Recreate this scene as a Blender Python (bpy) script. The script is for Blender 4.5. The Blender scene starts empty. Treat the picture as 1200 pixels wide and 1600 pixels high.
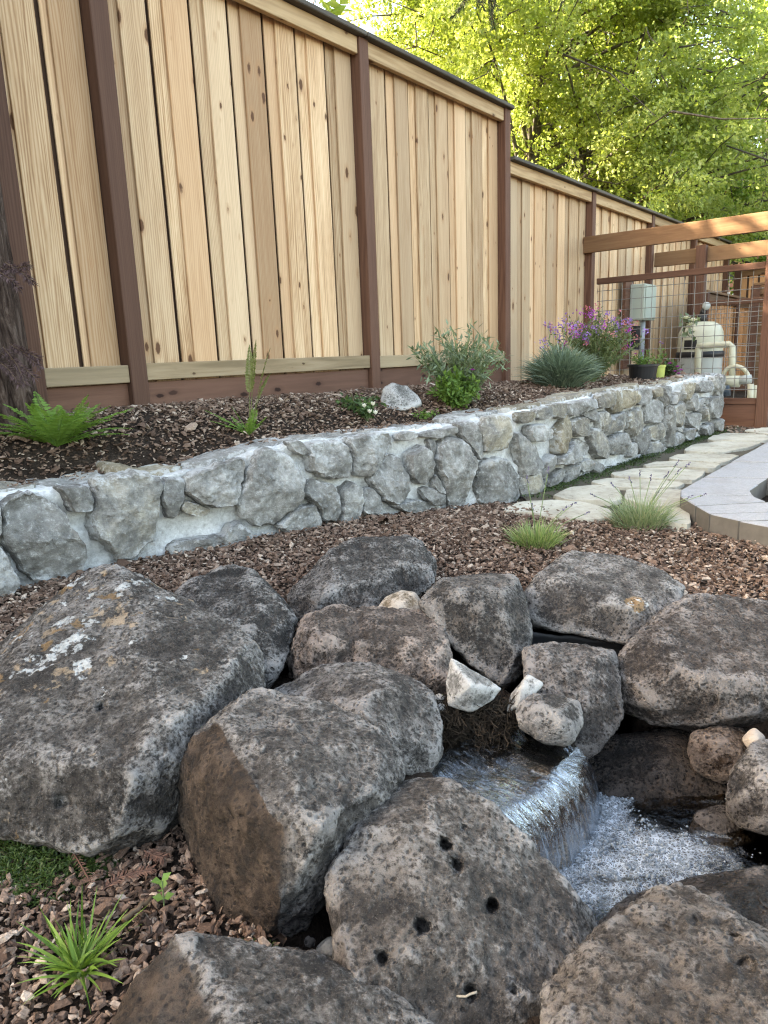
import bpy, bmesh, math, random
import numpy as np
from mathutils import Matrix, Vector
rng = np.random.default_rng(7); random.seed(7)
R = math.radians
SC = bpy.context.scene
COL = SC.collection

# ------------------------------------------------------------------ camera, sky, sun, exposure
FPX, CAMH = 1112.0, 0.80
_dn = np.array([200 / FPX, -5100 / FPX, 1.0]); _up = -_dn / np.linalg.norm(_dn)
_fw = np.array([0, 0, 1.0]); _fw = _fw - _up * (_fw @ _up); _fw /= np.linalg.norm(_fw)
M = np.stack([np.cross(_up, _fw), _fw, _up])           # world = M @ (right, up, forward)
CAM = np.array([0, 0, CAMH])
cd = bpy.data.cameras.new('camera'); cam = bpy.data.objects.new('camera', cd); COL.objects.link(cam)
mw = Matrix.Identity(4)
for i in range(3):
    mw[i][0], mw[i][1], mw[i][2], mw[i][3] = M[i, 0], M[i, 1], -M[i, 2], CAM[i]
cam.matrix_world = mw
cd.sensor_fit = 'VERTICAL'; cd.sensor_height = 36; cd.sensor_width = 27
cd.lens = FPX / 1600 * 36; cd.clip_start = .02; cd.clip_end = 400
cd.dof.use_dof = True; cd.dof.focus_distance = 2.1; cd.dof.aperture_fstop = 20
SC.camera = cam

SUN_AZ, SUN_EL = -88, 33
W = bpy.data.worlds.new('World'); SC.world = W; W.use_nodes = True
wn = W.node_tree; bg = wn.nodes['Background']
sky = wn.nodes.new('ShaderNodeTexSky'); sky.sky_type = 'NISHITA'; sky.sun_disc = False
sky.sun_elevation = R(SUN_EL); sky.sun_rotation = R(SUN_AZ % 360)
sky.air_density = 1.0; sky.dust_density = 3.0; sky.ozone_density = .6
wn.links.new(sky.outputs[0], bg.inputs[0]); bg.inputs[1].default_value = .13
sd = bpy.data.lights.new('sun', 'SUN'); sd.energy = 4.4; sd.angle = R(.6); sd.color = (1, .96, .90)
so = bpy.data.objects.new('sun', sd); COL.objects.link(so)
so.rotation_euler = Vector((math.sin(R(SUN_AZ)) * math.cos(R(SUN_EL)), math.cos(R(SUN_AZ)) * math.cos(R(SUN_EL)), math.sin(R(SUN_EL)))).to_track_quat('Z', 'Y').to_euler()
vs = SC.view_settings; vs.view_transform = 'Standard'; vs.look = 'None'; vs.gamma = 1; vs.use_curve_mapping = False
vs.exposure = 3.4
vs.use_white_balance = True; vs.white_balance_temperature = 8500; vs.white_balance_tint = 8
SC.cycles.max_bounces = 8; SC.cycles.transparent_max_bounces = 12; SC.cycles.use_denoising = True; SC.cycles.denoising_prefilter = 'NONE'; SC.cycles.filter_width = 1.2
SC.cycles.caustics_reflective = False; SC.cycles.caustics_refractive = False

# ------------------------------------------------------------------ surveying helpers (photo pixel -> place)
def ray(px, py): return M @ np.array([(px - 600) / FPX, -(py - 800) / FPX, 1.0])
def at(px, py, d): return CAM + ray(px, py) * d
def onz(px, py, z=0.0):
    r = ray(px, py); return CAM + r * ((z - CAMH) / r[2])
F = np.array([.62869, .77765]); N = np.array([-F[1], F[0]]); P0 = np.array([-.012, 4.96])
FANG = math.atan2(F[1], F[0])
def fxy(s, q=0.0): return P0 + F * s + N * q           # s along the fence, q away from it (minus = towards camera)
def sq(p): v = np.asarray(p)[..., :2] - P0; return v @ F, v @ N
def gp(px, py, s):                                     # point on the vertical plane crossing the fence at s
    r = ray(px, py); t = ((fxy(s)) @ F) / (r[:2] @ F); return CAM + r * t
def fp(px, py, q=0.0):                                 # point on the vertical plane along the fence at offset q
    r = ray(px, py); t = (fxy(0, q) @ N) / (r[:2] @ N); return CAM + r * t

# ------------------------------------------------------------------ noise
_pt = np.random.default_rng(3); PERM = np.tile(_pt.permutation(256), 3); GR = _pt.normal(size=(256, 3)); GR /= np.linalg.norm(GR, axis=1)[:, None]
def pn(P):
    P = np.asarray(P, float); I = np.floor(P).astype(int); f = P - I; I &= 255
    u = f * f * f * (f * (f * 6 - 15) + 10); out = np.zeros(len(P))
    for dx in (0, 1):
        wx = u[:, 0] if dx else 1 - u[:, 0]
        for dy in (0, 1):
            wy = u[:, 1] if dy else 1 - u[:, 1]
            for dz in (0, 1):
                wz = u[:, 2] if dz else 1 - u[:, 2]
                h = PERM[PERM[PERM[I[:, 0] + dx] + I[:, 1] + dy] + I[:, 2] + dz]
                out += wx * wy * wz * np.einsum('ij,ij->i', GR[h], f - np.array([dx, dy, dz]))
    return out * 1.6
def fbm(P, o=4, g=.5):
    a, s, out = 1.0, 1.0, 0
    for k in range(o): out = out + a * pn(np.asarray(P) * s + 17.3 * k); a *= g; s *= 2.03
    return out
def sstep(a, b, x): t = np.clip((x - a) / (b - a), 0, 1); return t * t * (3 - 2 * t)

# ------------------------------------------------------------------ mesh helpers
def mesh_np(name, V, faces, mat=None, smooth=False, attrs=None):
    V = np.ascontiguousarray(V, np.float32); me = bpy.data.meshes.new(name)
    me.vertices.add(len(V)); me.vertices.foreach_set('co', V.ravel())
    if not isinstance(faces, list): faces = [faces]
    faces = [np.asarray(f, np.int32) for f in faces if len(f)]
    tot = np.concatenate([np.full(len(f), f.shape[1], np.int32) for f in faces]); st = np.concatenate([[0], np.cumsum(tot)[:-1]]).astype(np.int32)
    idx = np.concatenate([f.ravel() for f in faces])
    me.loops.add(len(idx)); me.loops.foreach_set('vertex_index', idx)
    me.polygons.add(len(tot)); me.polygons.foreach_set('loop_start', st)
    me.polygons.foreach_set('use_smooth', np.full(len(tot), bool(smooth)))
    for k, v in (attrs or {}).items():
        a = me.attributes.new(k, 'FLOAT', 'POINT'); a.data.foreach_set('value', np.ascontiguousarray(v, np.float32))
    me.update(calc_edges=True); me.validate()
    if mat: me.materials.append(mat)
    return me
def link(name, me, parent=None, loc=None, rotz=None):
    o = bpy.data.objects.new(name, me); COL.objects.link(o)
    if loc is not None: o.location = [float(c) for c in loc]
    if rotz: o.rotation_euler = (0, 0, rotz)
    if parent is not None: o.parent = parent
    return o
def tag(o, label=None, cat=None, group=None, kind=None):
    if label: o['label'] = label
    if cat: o['category'] = cat
    if group: o['group'] = group
    if kind: o['kind'] = kind
    return o
def thing(name, label, cat, loc=(0, 0, 0), rotz=0, group=None):
    o = link(name, None, None, loc, rotz); o.empty_display_size = .1
    return tag(o, label, cat, group)
def wpart(name, me, parent, kind=None):                # part whose mesh is in world coordinates under an unrotated parent
    o = link(name, me, parent); o.location = [-c for c in parent.location]
    if kind: o['kind'] = kind
    return o
_boxes = {}
def box_mesh(sx, sy, sz, mat, bev=.003):
    k = (round(sx, 4), round(sy, 4), round(sz, 4), mat.name, bev)
    if k not in _boxes:
        bm = bmesh.new(); bmesh.ops.create_cube(bm, size=1)
        bmesh.ops.scale(bm, vec=(sx, sy, sz), verts=bm.verts)
        if bev: bmesh.ops.bevel(bm, geom=bm.edges[:], offset=min(bev, sx * .3, sy * .3, sz * .3), segments=1, affect='EDGES')
        me = bpy.data.meshes.new('box'); bm.to_mesh(me); bm.free(); me.materials.append(mat); _boxes[k] = me
    return _boxes[k]
def box(name, a, b, parent, mat, bev=.003, rotz=0):    # box between two corners in the parent's frame
    a, b = np.minimum(a, b), np.maximum(a, b); s = b - a
    return link(name, box_mesh(*s, mat, bev), parent, (a + b) / 2, rotz)
class Acc:
    def __init__(s): s.v = []; s.t = []; s.q = []; s.r = []; s.n = 0
    def add(s, v, t=None, q=None, r=None):
        v = np.asarray(v, float)
        if t is not None and len(t): s.t.append(np.asarray(t) + s.n)
        if q is not None and len(q): s.q.append(np.asarray(q) + s.n)
        s.v.append(v); s.r.append(np.full(len(v), rng.random()) if r is None else np.broadcast_to(r, len(v))); s.n += len(v)
    def tube(s, path, rad, n=6, r=None, cap=True):
        path = np.asarray(path, float); rad = np.broadcast_to(rad, len(path)); V = []
        T = np.gradient(path, axis=0); T /= np.linalg.norm(T, axis=1)[:, None] + 1e-9
        ref = np.array([0, 0, 1.0]) if abs(T[0, 2]) < .9 else np.array([1.0, 0, 0])
        A = np.arange(n) / n * 2 * math.pi
        for p, t, k in zip(path, T, rad):
            u = np.cross(t, ref); u /= np.linalg.norm(u) + 1e-9; w = np.cross(t, u)
            V.append(p + k * (np.cos(A)[:, None] * u + np.sin(A)[:, None] * w))
        V = np.concatenate(V); q = [(i * n + j, i * n + (j + 1) % n, (i + 1) * n + (j + 1) % n, (i + 1) * n + j) for i in range(len(path) - 1) for j in range(n)]
        t = []
        if cap:
            V = np.concatenate([V, path[:1], path[-1:]]); m = len(path) * n
            t = [(m, (j + 1) % n, j) for j in range(n)] + [(m + 1, m - n + j, m - n + (j + 1) % n) for j in range(n)]
        s.add(V, t, q, r)
    def blade(s, base, tip_dir, L, w, droop=.3, seg=4, r=None, twist=None):   # tapered, arching strip
        d = np.asarray(tip_dir, float); d = d / np.linalg.norm(d)
        side = np.cross(d, [0, 0, 1.0]); side = side / (np.linalg.norm(side) + 1e-6)
        if twist is None: twist = rng.normal() * .6
        up = np.cross(side, d); side = side * math.cos(twist) + up * math.sin(twist)
        u = np.linspace(0, 1, seg + 1)[:, None]; p = np.asarray(base) + d * L * u + np.array([0, 0, -1.0]) * droop * L * u * u
        ww = w * (1 - u ** 2.2) * .5 + w * .04
        V = np.empty((2 * seg + 2, 3)); V[0::2] = p - side * ww; V[1::2] = p + side * ww
        s.add(V, None, [(2 * i, 2 * i + 1, 2 * i + 3, 2 * i + 2) for i in range(seg)], r)
    def leaves(s, C, D, Nn, L, Wd, r=None):            # vectorised folded leaves: centre base, direction, normal
        C, D, Nn = (np.asarray(x, float) for x in (C, D, Nn)); n = len(C)
        D = D / (np.linalg.norm(D, axis=1)[:, None] + 1e-9); S = np.cross(D, Nn); S /= np.linalg.norm(S, axis=1)[:, None] + 1e-9
        U = np.cross(S, D); L = np.broadcast_to(L, n)[:, None]; Wd = np.broadcast_to(Wd, n)[:, None]
        V = np.stack([C, C + D * L * .45 + S * Wd * .5 + U * Wd * .15, C + D * L, C + D * L * .45 - S * Wd * .5 + U * Wd * .15], 1).reshape(-1, 3)
        k = np.arange(n)[:, None] * 4
        t = np.concatenate([k + [0, 1, 2], k + [0, 2, 3]]); r = rng.random(n) if r is None else np.broadcast_to(r, n)
        s.t.append(t + s.n); s.v.append(V); s.r.append(np.repeat(r, 4)); s.n += len(V)
    def lathe(s, prof, c=(0, 0, 0), n=24, r=None):
        A = np.arange(n) / n * 2 * math.pi; V = np.concatenate([np.stack([rr * np.cos(A), rr * np.sin(A), np.full(n, z)], 1) for rr, z in prof]) + np.asarray(c)
        s.add(V, None, [(i * n + j, i * n + (j + 1) % n, (i + 1) * n + (j + 1) % n, (i + 1) * n + j) for i in range(len(prof) - 1) for j in range(n)], r)
    def mesh(s, name, mat, smooth=False):
        f = []
        if s.t: f.append(np.concatenate(s.t))
        if s.q: f.append(np.concatenate(s.q))
        return mesh_np(name, np.concatenate(s.v), f, mat, smooth, {'rnd': np.concatenate(s.r)})

# ------------------------------------------------------------------ material helpers
class NT:
    def __init__(s, name):
        s.m = bpy.data.materials.new(name); s.m.use_nodes = True; s.t = s.m.node_tree; s.t.nodes.clear()
        s.out = s.n('OutputMaterial')
    def n(s, typ, **kw):
        o = s.t.nodes.new('ShaderNode' + typ)
        for k, v in kw.items(): setattr(o, k, v)
        return o
    def set(s, node, key, val):
        i = node.inputs[key]
        if isinstance(val, bpy.types.NodeSocket): s.t.links.new(val, i)
        elif hasattr(i.default_value, '__len__') and not hasattr(val, '__len__'): i.default_value = [val] * len(i.default_value)
        elif hasattr(i.default_value, '__len__') and len(i.default_value) == 4 and len(val) == 3: i.default_value = (*val, 1)
        else: i.default_value = val
    def math(s, op, a, b=0.0, c=None, clamp=False):
        o = s.n('Math', operation=op, use_clamp=clamp); s.set(o, 0, a); s.set(o, 1, b)
        if c is not None: s.set(o, 2, c)
        return o.outputs[0]
    def vmath(s, op, a, b):
        o = s.n('VectorMath', operation=op); s.set(o, 0, a); s.set(o, 1, b); return o.outputs[0]
    def noise(s, v, scale, detail=5, rough=.55, dist=0.0, col=False):
        o = s.n('TexNoise'); s.set(o, 'Vector', v); s.set(o, 'Scale', scale); s.set(o, 'Detail', detail); s.set(o, 'Roughness', rough); s.set(o, 'Distortion', dist)
        return o.outputs['Color' if col else 'Fac']
    def voro(s, v, scale, feature='F1', out='Distance', rand=1.0):
        o = s.n('TexVoronoi', feature=feature); s.set(o, 'Vector', v); s.set(o, 'Scale', scale); s.set(o, 'Randomness', rand); return o.outputs[out]
    def ramp(s, f, stops, mode='LINEAR'):
        o = s.n('ValToRGB'); cr = o.color_ramp; cr.interpolation = mode
        while len(cr.elements) < len(stops): cr.elements.new(.5)
        for e, (p, c) in zip(cr.elements, stops): e.position = p; e.color = (*c, 1) if hasattr(c, '__len__') else (c, c, c, 1)
        s.set(o, 0, f); return o.outputs[0]
    def step(s, f, a, b, lo=0.0, hi=1.0):
        o = s.n('MapRange'); o.interpolation_type = 'SMOOTHSTEP'; s.set(o, 0, f); s.set(o, 1, a); s.set(o, 2, b); s.set(o, 3, lo); s.set(o, 4, hi); return o.outputs[0]
    def mix(s, f, a, b, mode='MIX'):
        o = s.n('Mix', data_type='RGBA', blend_type=mode); s.set(o, 0, f); s.set(o, 6, a); s.set(o, 7, b); return o.outputs[2]
    def attr(s, name): return s.n('Attribute', attribute_name=name).outputs['Fac']
    def objco(s, rnd=True, scale=None):
        v = s.n('TexCoord').outputs['Object']
        if scale is not None: v = s.vmath('MULTIPLY', v, scale)
        if rnd:
            k = s.math('MULTIPLY', s.n('ObjectInfo').outputs['Random'], 91.7)
            cb = s.n('CombineXYZ'); s.set(cb, 0, k); s.set(cb, 1, s.math('MULTIPLY', k, 1.7)); s.set(cb, 2, s.math('MULTIPLY', k, .61))
            v = s.vmath('ADD', v, cb.outputs[0])
        return v
    def bump(s, h, strength=1.0, dist=.005, base=None):
        o = s.n('Bump'); s.set(o, 'Height', h); s.set(o, 'Strength', strength); s.set(o, 'Distance', dist)
        if base is not None: s.set(o, 'Normal', base)
        return o.outputs[0]
    def bsdf(s, col, rough=.8, normal=None, spec=.3, metal=0.0, **kw):
        o = s.n('BsdfPrincipled'); s.set(o, 'Base Color', col); s.set(o, 'Roughness', rough); s.set(o, 'Specular IOR Level', spec); s.set(o, 'Metallic', metal)
        for k, v in kw.items(): s.set(o, k.replace('_', ' '), v)
        if normal is not None: s.set(o, 'Normal', normal)
        return o.outputs[0]
    def done(s, sh): s.t.links.new(sh, s.out.inputs[0]); return s.m

def plain(name, col, rough=.6, var=.15, metal=0.0, scale=20, spec=.35):
    k = NT(name); v = k.objco(); n1 = k.noise(v, scale, 6, .6)
    c = k.mix(n1, [x * (1 - var) for x in col], [min(1, x * (1 + var)) for x in col])
    return k.done(k.bsdf(c, rough, k.bump(n1, .25, .002), spec, metal))

def wood(name, cols, axis=2, rough=.75, knots=True, grain=.5, varied=True):
    k = NT(name); sc = [1, 1, 1]; sc[axis] = .06
    v0 = k.objco(True); v = k.objco(True, sc)
    warp = k.noise(v0, 3.2, 2, .5)
    big = k.noise(v, 26, 4, .6, .8)                       # broad streaks along the board
    fine = k.noise(v, 150, 5, .65)
    ring = k.n('TexWave', wave_type='BANDS', bands_direction='X' if axis != 0 else 'Y')
    vv = k.vmath('ADD', v, k.vmath('MULTIPLY', k.noise(v, 9, 3, .5, 0, True), [.09, .09, .09]))
    k.set(ring, 'Vector', vv); k.set(ring, 'Scale', 26.0); k.set(ring, 'Distortion', 3.0); k.set(ring, 'Detail', 2.0)
    f = k.math('ADD', k.math('MULTIPLY', big, .66), k.math('MULTIPLY', ring.outputs['Fac'], .20)); f = k.math('ADD', f, k.math('MULTIPLY', fine, .30))
    c = k.ramp(f, [(.38, cols[0]), (.56, cols[1]), (.74, cols[2])])
    if varied:
        r = k.n('ObjectInfo').outputs['Random']; r2 = k.math('FRACT', k.math('MULTIPLY', r, 13.7)); r3 = k.math('FRACT', k.math('MULTIPLY', r, 71.3))
        c = k.mix(k.math('MULTIPLY', r2, .7), c, k.mix(r3, cols[3], cols[4]))
        hs = k.n('HueSaturation'); k.set(hs, 'Value', k.math('ADD', k.math('MULTIPLY', r, .50), .78)); k.set(hs, 'Color', c); c = hs.outputs[0]
    h = k.math('ADD', fine, k.math('MULTIPLY', big, .5))
    if knots:
        ks = [12.0, 12.0, 12.0]; ks[axis] = 5.2; kv = k.vmath('MULTIPLY', v0, ks)
        vo = k.n('TexVoronoi'); k.set(vo, 'Vector', kv); k.set(vo, 'Scale', 1.0)
        d = k.math('ADD', vo.outputs['Distance'], k.math('MULTIPLY', k.math('SUBTRACT', k.noise(v0, 60, 3), .5), .12)); sel = k.n('SeparateColor'); k.set(sel, 0, vo.outputs['Color'])
        on = k.step(sel.outputs[0], .15, .21); sz = k.math('ADD', k.math('MULTIPLY', k.math('POWER', sel.outputs[1], 2.0), .15), .045)
        dn = k.math('DIVIDE', d, sz)
        c = k.mix(k.math('MULTIPLY', k.step(dn, 2.3, 1.0), k.math('MULTIPLY', on, .5)), c, cols[3])
        c = k.mix(k.math('MULTIPLY', k.step(dn, 1.15, .7), k.math('MULTIPLY', on, .95)), c, [cols[0][0] * .34, cols[0][1] * .26, cols[0][2] * .24])
    return k.done(k.bsdf(c, rough, k.bump(h, grain, .0018), .25))
CEDAR = [(.29, .160, .080), (.49, .315, .178), (.63, .455, .29), (.38, .205, .102), (.61, .46, .31)]
WEATH = [(.20, .14, .08), (.29, .205, .12), (.36, .265, .165), (.24, .165, .09), (.33, .26, .17)]
STAIN = [(.062, .026, .016), (.098, .045, .028), (.14, .070, .045), (.082, .036, .022), (.115, .057, .037)]
KICK = [(.07, .031, .019), (.105, .050, .032), (.14, .070, .046), (.09, .041, .025), (.12, .06, .04)]
BEAM = [(.10, .050, .024), (.155, .082, .041), (.20, .115, .06), (.125, .062, .03), (.175, .10, .052)]
m_board = wood('cedar board', CEDAR, 2)
m_railx = wood('weathered cedar rail', WEATH, 0); m_post = wood('stained post', STAIN, 2, knots=False, grain=.8)
m_kick = wood('redwood kick board', KICK, 0); m_capw = wood('grey cap board', [(.06, .05, .042), (.09, .076, .062), (.13, .11, .09), (.08, .065, .05), (.1, .09, .07)], 0, knots=False)
m_toprail = wood('cedar top rail', [(.27, .165, .085), (.36, .235, .125), (.42, .29, .165), (.30, .19, .095), (.38, .27, .16)], 0)
m_beam = wood('fresh cedar beam', BEAM, 0); m_stainx = wood('stained rail', STAIN, 0, knots=False)
m_back = plain('shaded board backs', (.095, .052, .034), .9)  # shade in the gaps between boards is put into this dark brown

def stone_mat(name, dark, mid, lite, speck=.5, bumpd=.004, lichen=False, pits=1.0, wet=0.0):
    k = NT(name); v = k.objco(True)
    n1 = k.noise(v, 5.5, 7, .62, .3); n2 = k.noise(v, 22, 8, .7); n3 = k.noise(v, 110, 6, .75); n4 = k.noise(v, 330, 4, .7)
    c = k.ramp(k.math('ADD', k.math('ADD', k.math('MULTIPLY', n1, .42), k.math('MULTIPLY', n2, .33)), k.math('MULTIPLY', n3, .25)), [(.40, dark), (.5, mid), (.62, lite)])
    r = k.n('ObjectInfo').outputs['Random']
    hs = k.n('HueSaturation'); k.set(hs, 'Value', k.math('ADD', k.math('MULTIPLY', r, .7), .72)); k.set(hs, 'Saturation', k.math('ADD', k.math('MULTIPLY', k.math('FRACT', k.math('MULTIPLY', r, 9.3)), .9), .75)); k.set(hs, 'Color', c); c = hs.outputs[0]
    sp = k.step(k.math('ADD', k.math('MULTIPLY', n1, .40), k.math('ADD', k.math('MULTIPLY', n2, .25), k.math('MULTIPLY', n3, .55))), .58, .76)
    c = k.mix(k.math('MULTIPLY', sp, speck), c, [min(.6, x * 1.9 + .03) for x in lite])
    c = k.mix(k.math('MULTIPLY', k.step(n3, .48, .36), .85), c, [x * .4 for x in dark])
    c = k.mix(k.math('MULTIPLY', k.step(n4, .56, .68), .5), c, [min(.6, x * 1.6) for x in lite])
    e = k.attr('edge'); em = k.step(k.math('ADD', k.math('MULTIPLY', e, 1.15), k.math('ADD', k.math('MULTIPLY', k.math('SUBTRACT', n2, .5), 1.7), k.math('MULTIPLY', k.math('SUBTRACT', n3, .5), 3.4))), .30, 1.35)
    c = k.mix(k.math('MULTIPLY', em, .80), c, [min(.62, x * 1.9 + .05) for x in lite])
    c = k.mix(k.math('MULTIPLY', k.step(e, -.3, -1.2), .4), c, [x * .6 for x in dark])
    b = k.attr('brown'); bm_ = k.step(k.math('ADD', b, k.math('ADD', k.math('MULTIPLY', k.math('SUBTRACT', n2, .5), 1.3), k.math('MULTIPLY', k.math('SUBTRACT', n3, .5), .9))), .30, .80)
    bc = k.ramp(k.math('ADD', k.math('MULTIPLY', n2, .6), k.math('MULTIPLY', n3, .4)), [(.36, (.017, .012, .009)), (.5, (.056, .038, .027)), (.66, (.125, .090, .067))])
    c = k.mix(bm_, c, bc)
    if lichen:
        la = k.noise(v, 13, 6, .62, .2); lb = k.noise(k.vmath('ADD', v, [7, 3, 9]), 12, 6, .62, .2); lc = k.noise(k.vmath('ADD', v, [1, 13, 5]), 15, 7, .64)
        gate = k.attr('lich')
        c = k.mix(k.math('MULTIPLY', k.step(k.math('ADD', la, gate), .60, .635), .85), c, k.mix(n3, (.30, .21, .13), (.46, .36, .26)))
        c = k.mix(k.math('MULTIPLY', k.step(k.math('ADD', lb, gate), .615, .65), .8), c, k.mix(n3, (.22, .13, .06), (.34, .21, .10)))
        c = k.mix(k.math('MULTIPLY', k.step(k.math('ADD', lc, gate), .61, .64), .9), c, k.mix(n3, (.42, .43, .42), (.66, .67, .66)))
    pv = k.voro(v, 95, 'SMOOTH_F1'); pit = k.math('MULTIPLY', k.step(pv, .16, .34), k.step(n2, .38, .52, .3, 1))
    pv2 = k.voro(v, 38); pit2 = k.step(pv2, .07, .16)
    h = k.math('ADD', k.math('MULTIPLY', n3, .8), k.math('MULTIPLY', n2, .9)); h = k.math('ADD', h, k.math('MULTIPLY', n4, .25))
    h = k.math('ADD', h, k.math('MULTIPLY', pit, .55 * pits)); c = k.mix(k.math('MULTIPLY', k.step(pit, .5, .1), .62 * min(1, pits)), c, [x * .5 for x in dark]); h = k.math('ADD', h, k.math('MULTIPLY', pit2, .35 * pits))
    c = k.mix(k.math('MULTIPLY', k.step(pit2, .5, .1), .55 * pits), c, [x * .35 for x in dark])
    rough = .86
    if wet:
        w = k.attr('wet'); c = k.mix(k.math('MULTIPLY', w, .72), c, k.mix(1.0, c, (.3, .27, .25), 'MULTIPLY')); rough = k.math('SUBTRACT', .86, k.math('MULTIPLY', w, .62))
    return k.done(k.bsdf(c, rough, k.bump(h, 1.0, bumpd * 2.0), .3))
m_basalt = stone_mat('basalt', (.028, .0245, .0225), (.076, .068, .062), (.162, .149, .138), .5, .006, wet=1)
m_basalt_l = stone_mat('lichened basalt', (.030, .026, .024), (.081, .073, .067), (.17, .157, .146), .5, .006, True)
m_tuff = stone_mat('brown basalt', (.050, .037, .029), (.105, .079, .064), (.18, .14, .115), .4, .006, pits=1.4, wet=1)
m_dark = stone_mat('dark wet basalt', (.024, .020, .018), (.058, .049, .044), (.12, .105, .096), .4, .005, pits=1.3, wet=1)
m_granite = stone_mat('grey granite', (.10, .098, .092), (.16, .157, .148), (.225, .22, .208), .5, .003, pits=.2)
m_white = stone_mat('white quartz', (.085, .083, .078), (.145, .141, .133), (.22, .214, .204), .3, .003, pits=.1)
m_tan = stone_mat('tan stone', (.11, .087, .062), (.18, .146, .11), (.25, .21, .17), .4, .003, pits=.2)

def leafm(name, c0, c1, trans=.4, rough=.5, c2=None):
    k = NT(name); r = k.attr('rnd'); st = [(0, c0), (1, c1)] if c2 is None else [(0, c0), (.55, c1), (1, c2)]
    c = k.ramp(r, st); d = k.bsdf(c, rough, None, .3)
    if trans:
        t = k.n('BsdfTranslucent'); k.set(t, 0, k.mix(1.0, c, (1.25, 1.2, .7), 'MULTIPLY')); m = k.n('MixShader'); k.set(m, 0, trans); k.t.links.new(d, m.inputs[1]); k.t.links.new(t.outputs[0], m.inputs[2]); d = m.outputs[0]
    return k.done(d)

# ------------------------------------------------------------------ ground heights
WS = np.array([(-9, -.5), (-5, -.60), (-2.9, -.66), (-2.4, -.69), (-2.1, -.77), (-1.8, -.87), (-1.4, -.93), (-1.0, -1.02), (-.7, -1.12), (-.4, -1.22), (0, -1.27), (.5, -1.29), (1.2, -1.33), (2.2, -1.36), (3.36, -1.39), (6, -1.42)])
def wallq(s):
    s = np.asarray(s, float); return (np.interp(s, WS[:, 0], WS[:, 1]) + np.interp(s - .12, WS[:, 0], WS[:, 1]) + np.interp(s + .12, WS[:, 0], WS[:, 1])) / 3
def walltan(s):
    e = .03; a = fxy(s - e, wallq(s - e)); b = fxy(s + e, wallq(s + e)); t = (b - a) / np.linalg.norm(b - a); return t
def wall_hit(px, py):                                   # (s, z) where a sight line meets the wall face
    r = ray(px, py); lo, hi = .5, 14.0
    g = lambda t: (lambda p: sq(p)[1] - wallq(sq(p)[0]))(CAM + r * t)
    for _ in range(50):
        m = (lo + hi) / 2
        if g(m) < 0: lo = m
        else: hi = m
    p = CAM + r * lo; return float(sq(p)[0]), float(p[2])
TOPPX = [(0, 771), (75, 762), (132, 757), (195, 737), (250, 744), (330, 728), (400, 703), (472, 687), (530, 684), (605, 672), (705, 662), (745, 652), (802, 643), (879, 627), (961, 610), (1042, 602), (1087, 590), (1124, 584)]
_tp = np.array([wall_hit(*p) for p in TOPPX]); print('wall top', _tp.round(2).tolist())
def walltop(s): return np.interp(s, np.concatenate([[-9], _tp[:, 0], [6]]), np.concatenate([[_tp[0, 1]], _tp[:, 1], [_tp[-1, 1]]]))
def bedz_f(s): return np.interp(s, [-4, -1.84, 0, 1.87, 3.88, 6], [.62, .592, .568, .521, .47, .46])
def bedz(s, q):
    t = np.clip((q) / (wallq(s) + .24), 0, 1); z = bedz_f(s) * (1 - t ** 2.3) + (walltop(s) - .012) * t ** 2.3
    return z + .018 * np.sin(t * math.pi) + .012 * pn(np.stack([s * 4, q * 4, s * 0], 1))
bz = lambda p: float(bedz(np.array([sq(p)[0]]), np.array([sq(p)[1]]))[0])
def bedpt(px, py, z0=.55):
    r = ray(px, py); lo = 1.2
    while lo < 12 and (CAM + r * lo)[2] > bz(CAM + r * lo): lo += .02
    p = CAM + r * lo; p[2] = bz(p); return p
POOL = np.array([onz(x, y, -.12)[:2] for x, y in [(640, 1225), (690, 1130), (780, 1100), (830, 1010), (990, 1000), (1010, 1100), (1260, 1160), (1350, 1560), (1010, 1700), (840, 1620), (760, 1400), (700, 1290)]])
def poly_sd(P, poly):                                   # signed distance, negative inside
    P = np.asarray(P)[:, :2]; d = np.full(len(P), 1e9); ins = np.zeros(len(P), bool); n = len(poly)
    for i in range(n):
        a, b = poly[i], poly[(i + 1) % n]; e = b - a; w = P - a; t = np.clip((w @ e) / (e @ e + 1e-12), 0, 1)
        d = np.minimum(d, np.linalg.norm(w - t[:, None] * e, axis=1))
        c = ((a[1] <= P[:, 1]) != (b[1] <= P[:, 1])); x = a[0] + (P[:, 1] - a[1]) / (b[1] - a[1] + 1e-12) * e[0]; ins ^= c & (P[:, 0] < x)
    return np.where(ins, -d, d)
GAPS = [(430, 1045, .07, .10), (490, 1480, .06, .12), (560, 1420, .08, .1)]
def groundz(P):
    P = np.asarray(P)[:, :2]; s, q = sq(P)
    z = .06 * sstep(-.5, -1.7, s) * sstep(-2.1, -1.2, q) + .012 * pn(np.stack([P[:, 0] * 3, P[:, 1] * 3, 0 * s], 1))
    z = z - .37 * sstep(.03, -.09, poly_sd(P, POOL))
    for x, y, r, dp in GAPS: z = z - dp * sstep(r, r * .4, np.linalg.norm(P - onz(x, y)[:2], axis=1))
    return z

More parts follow.
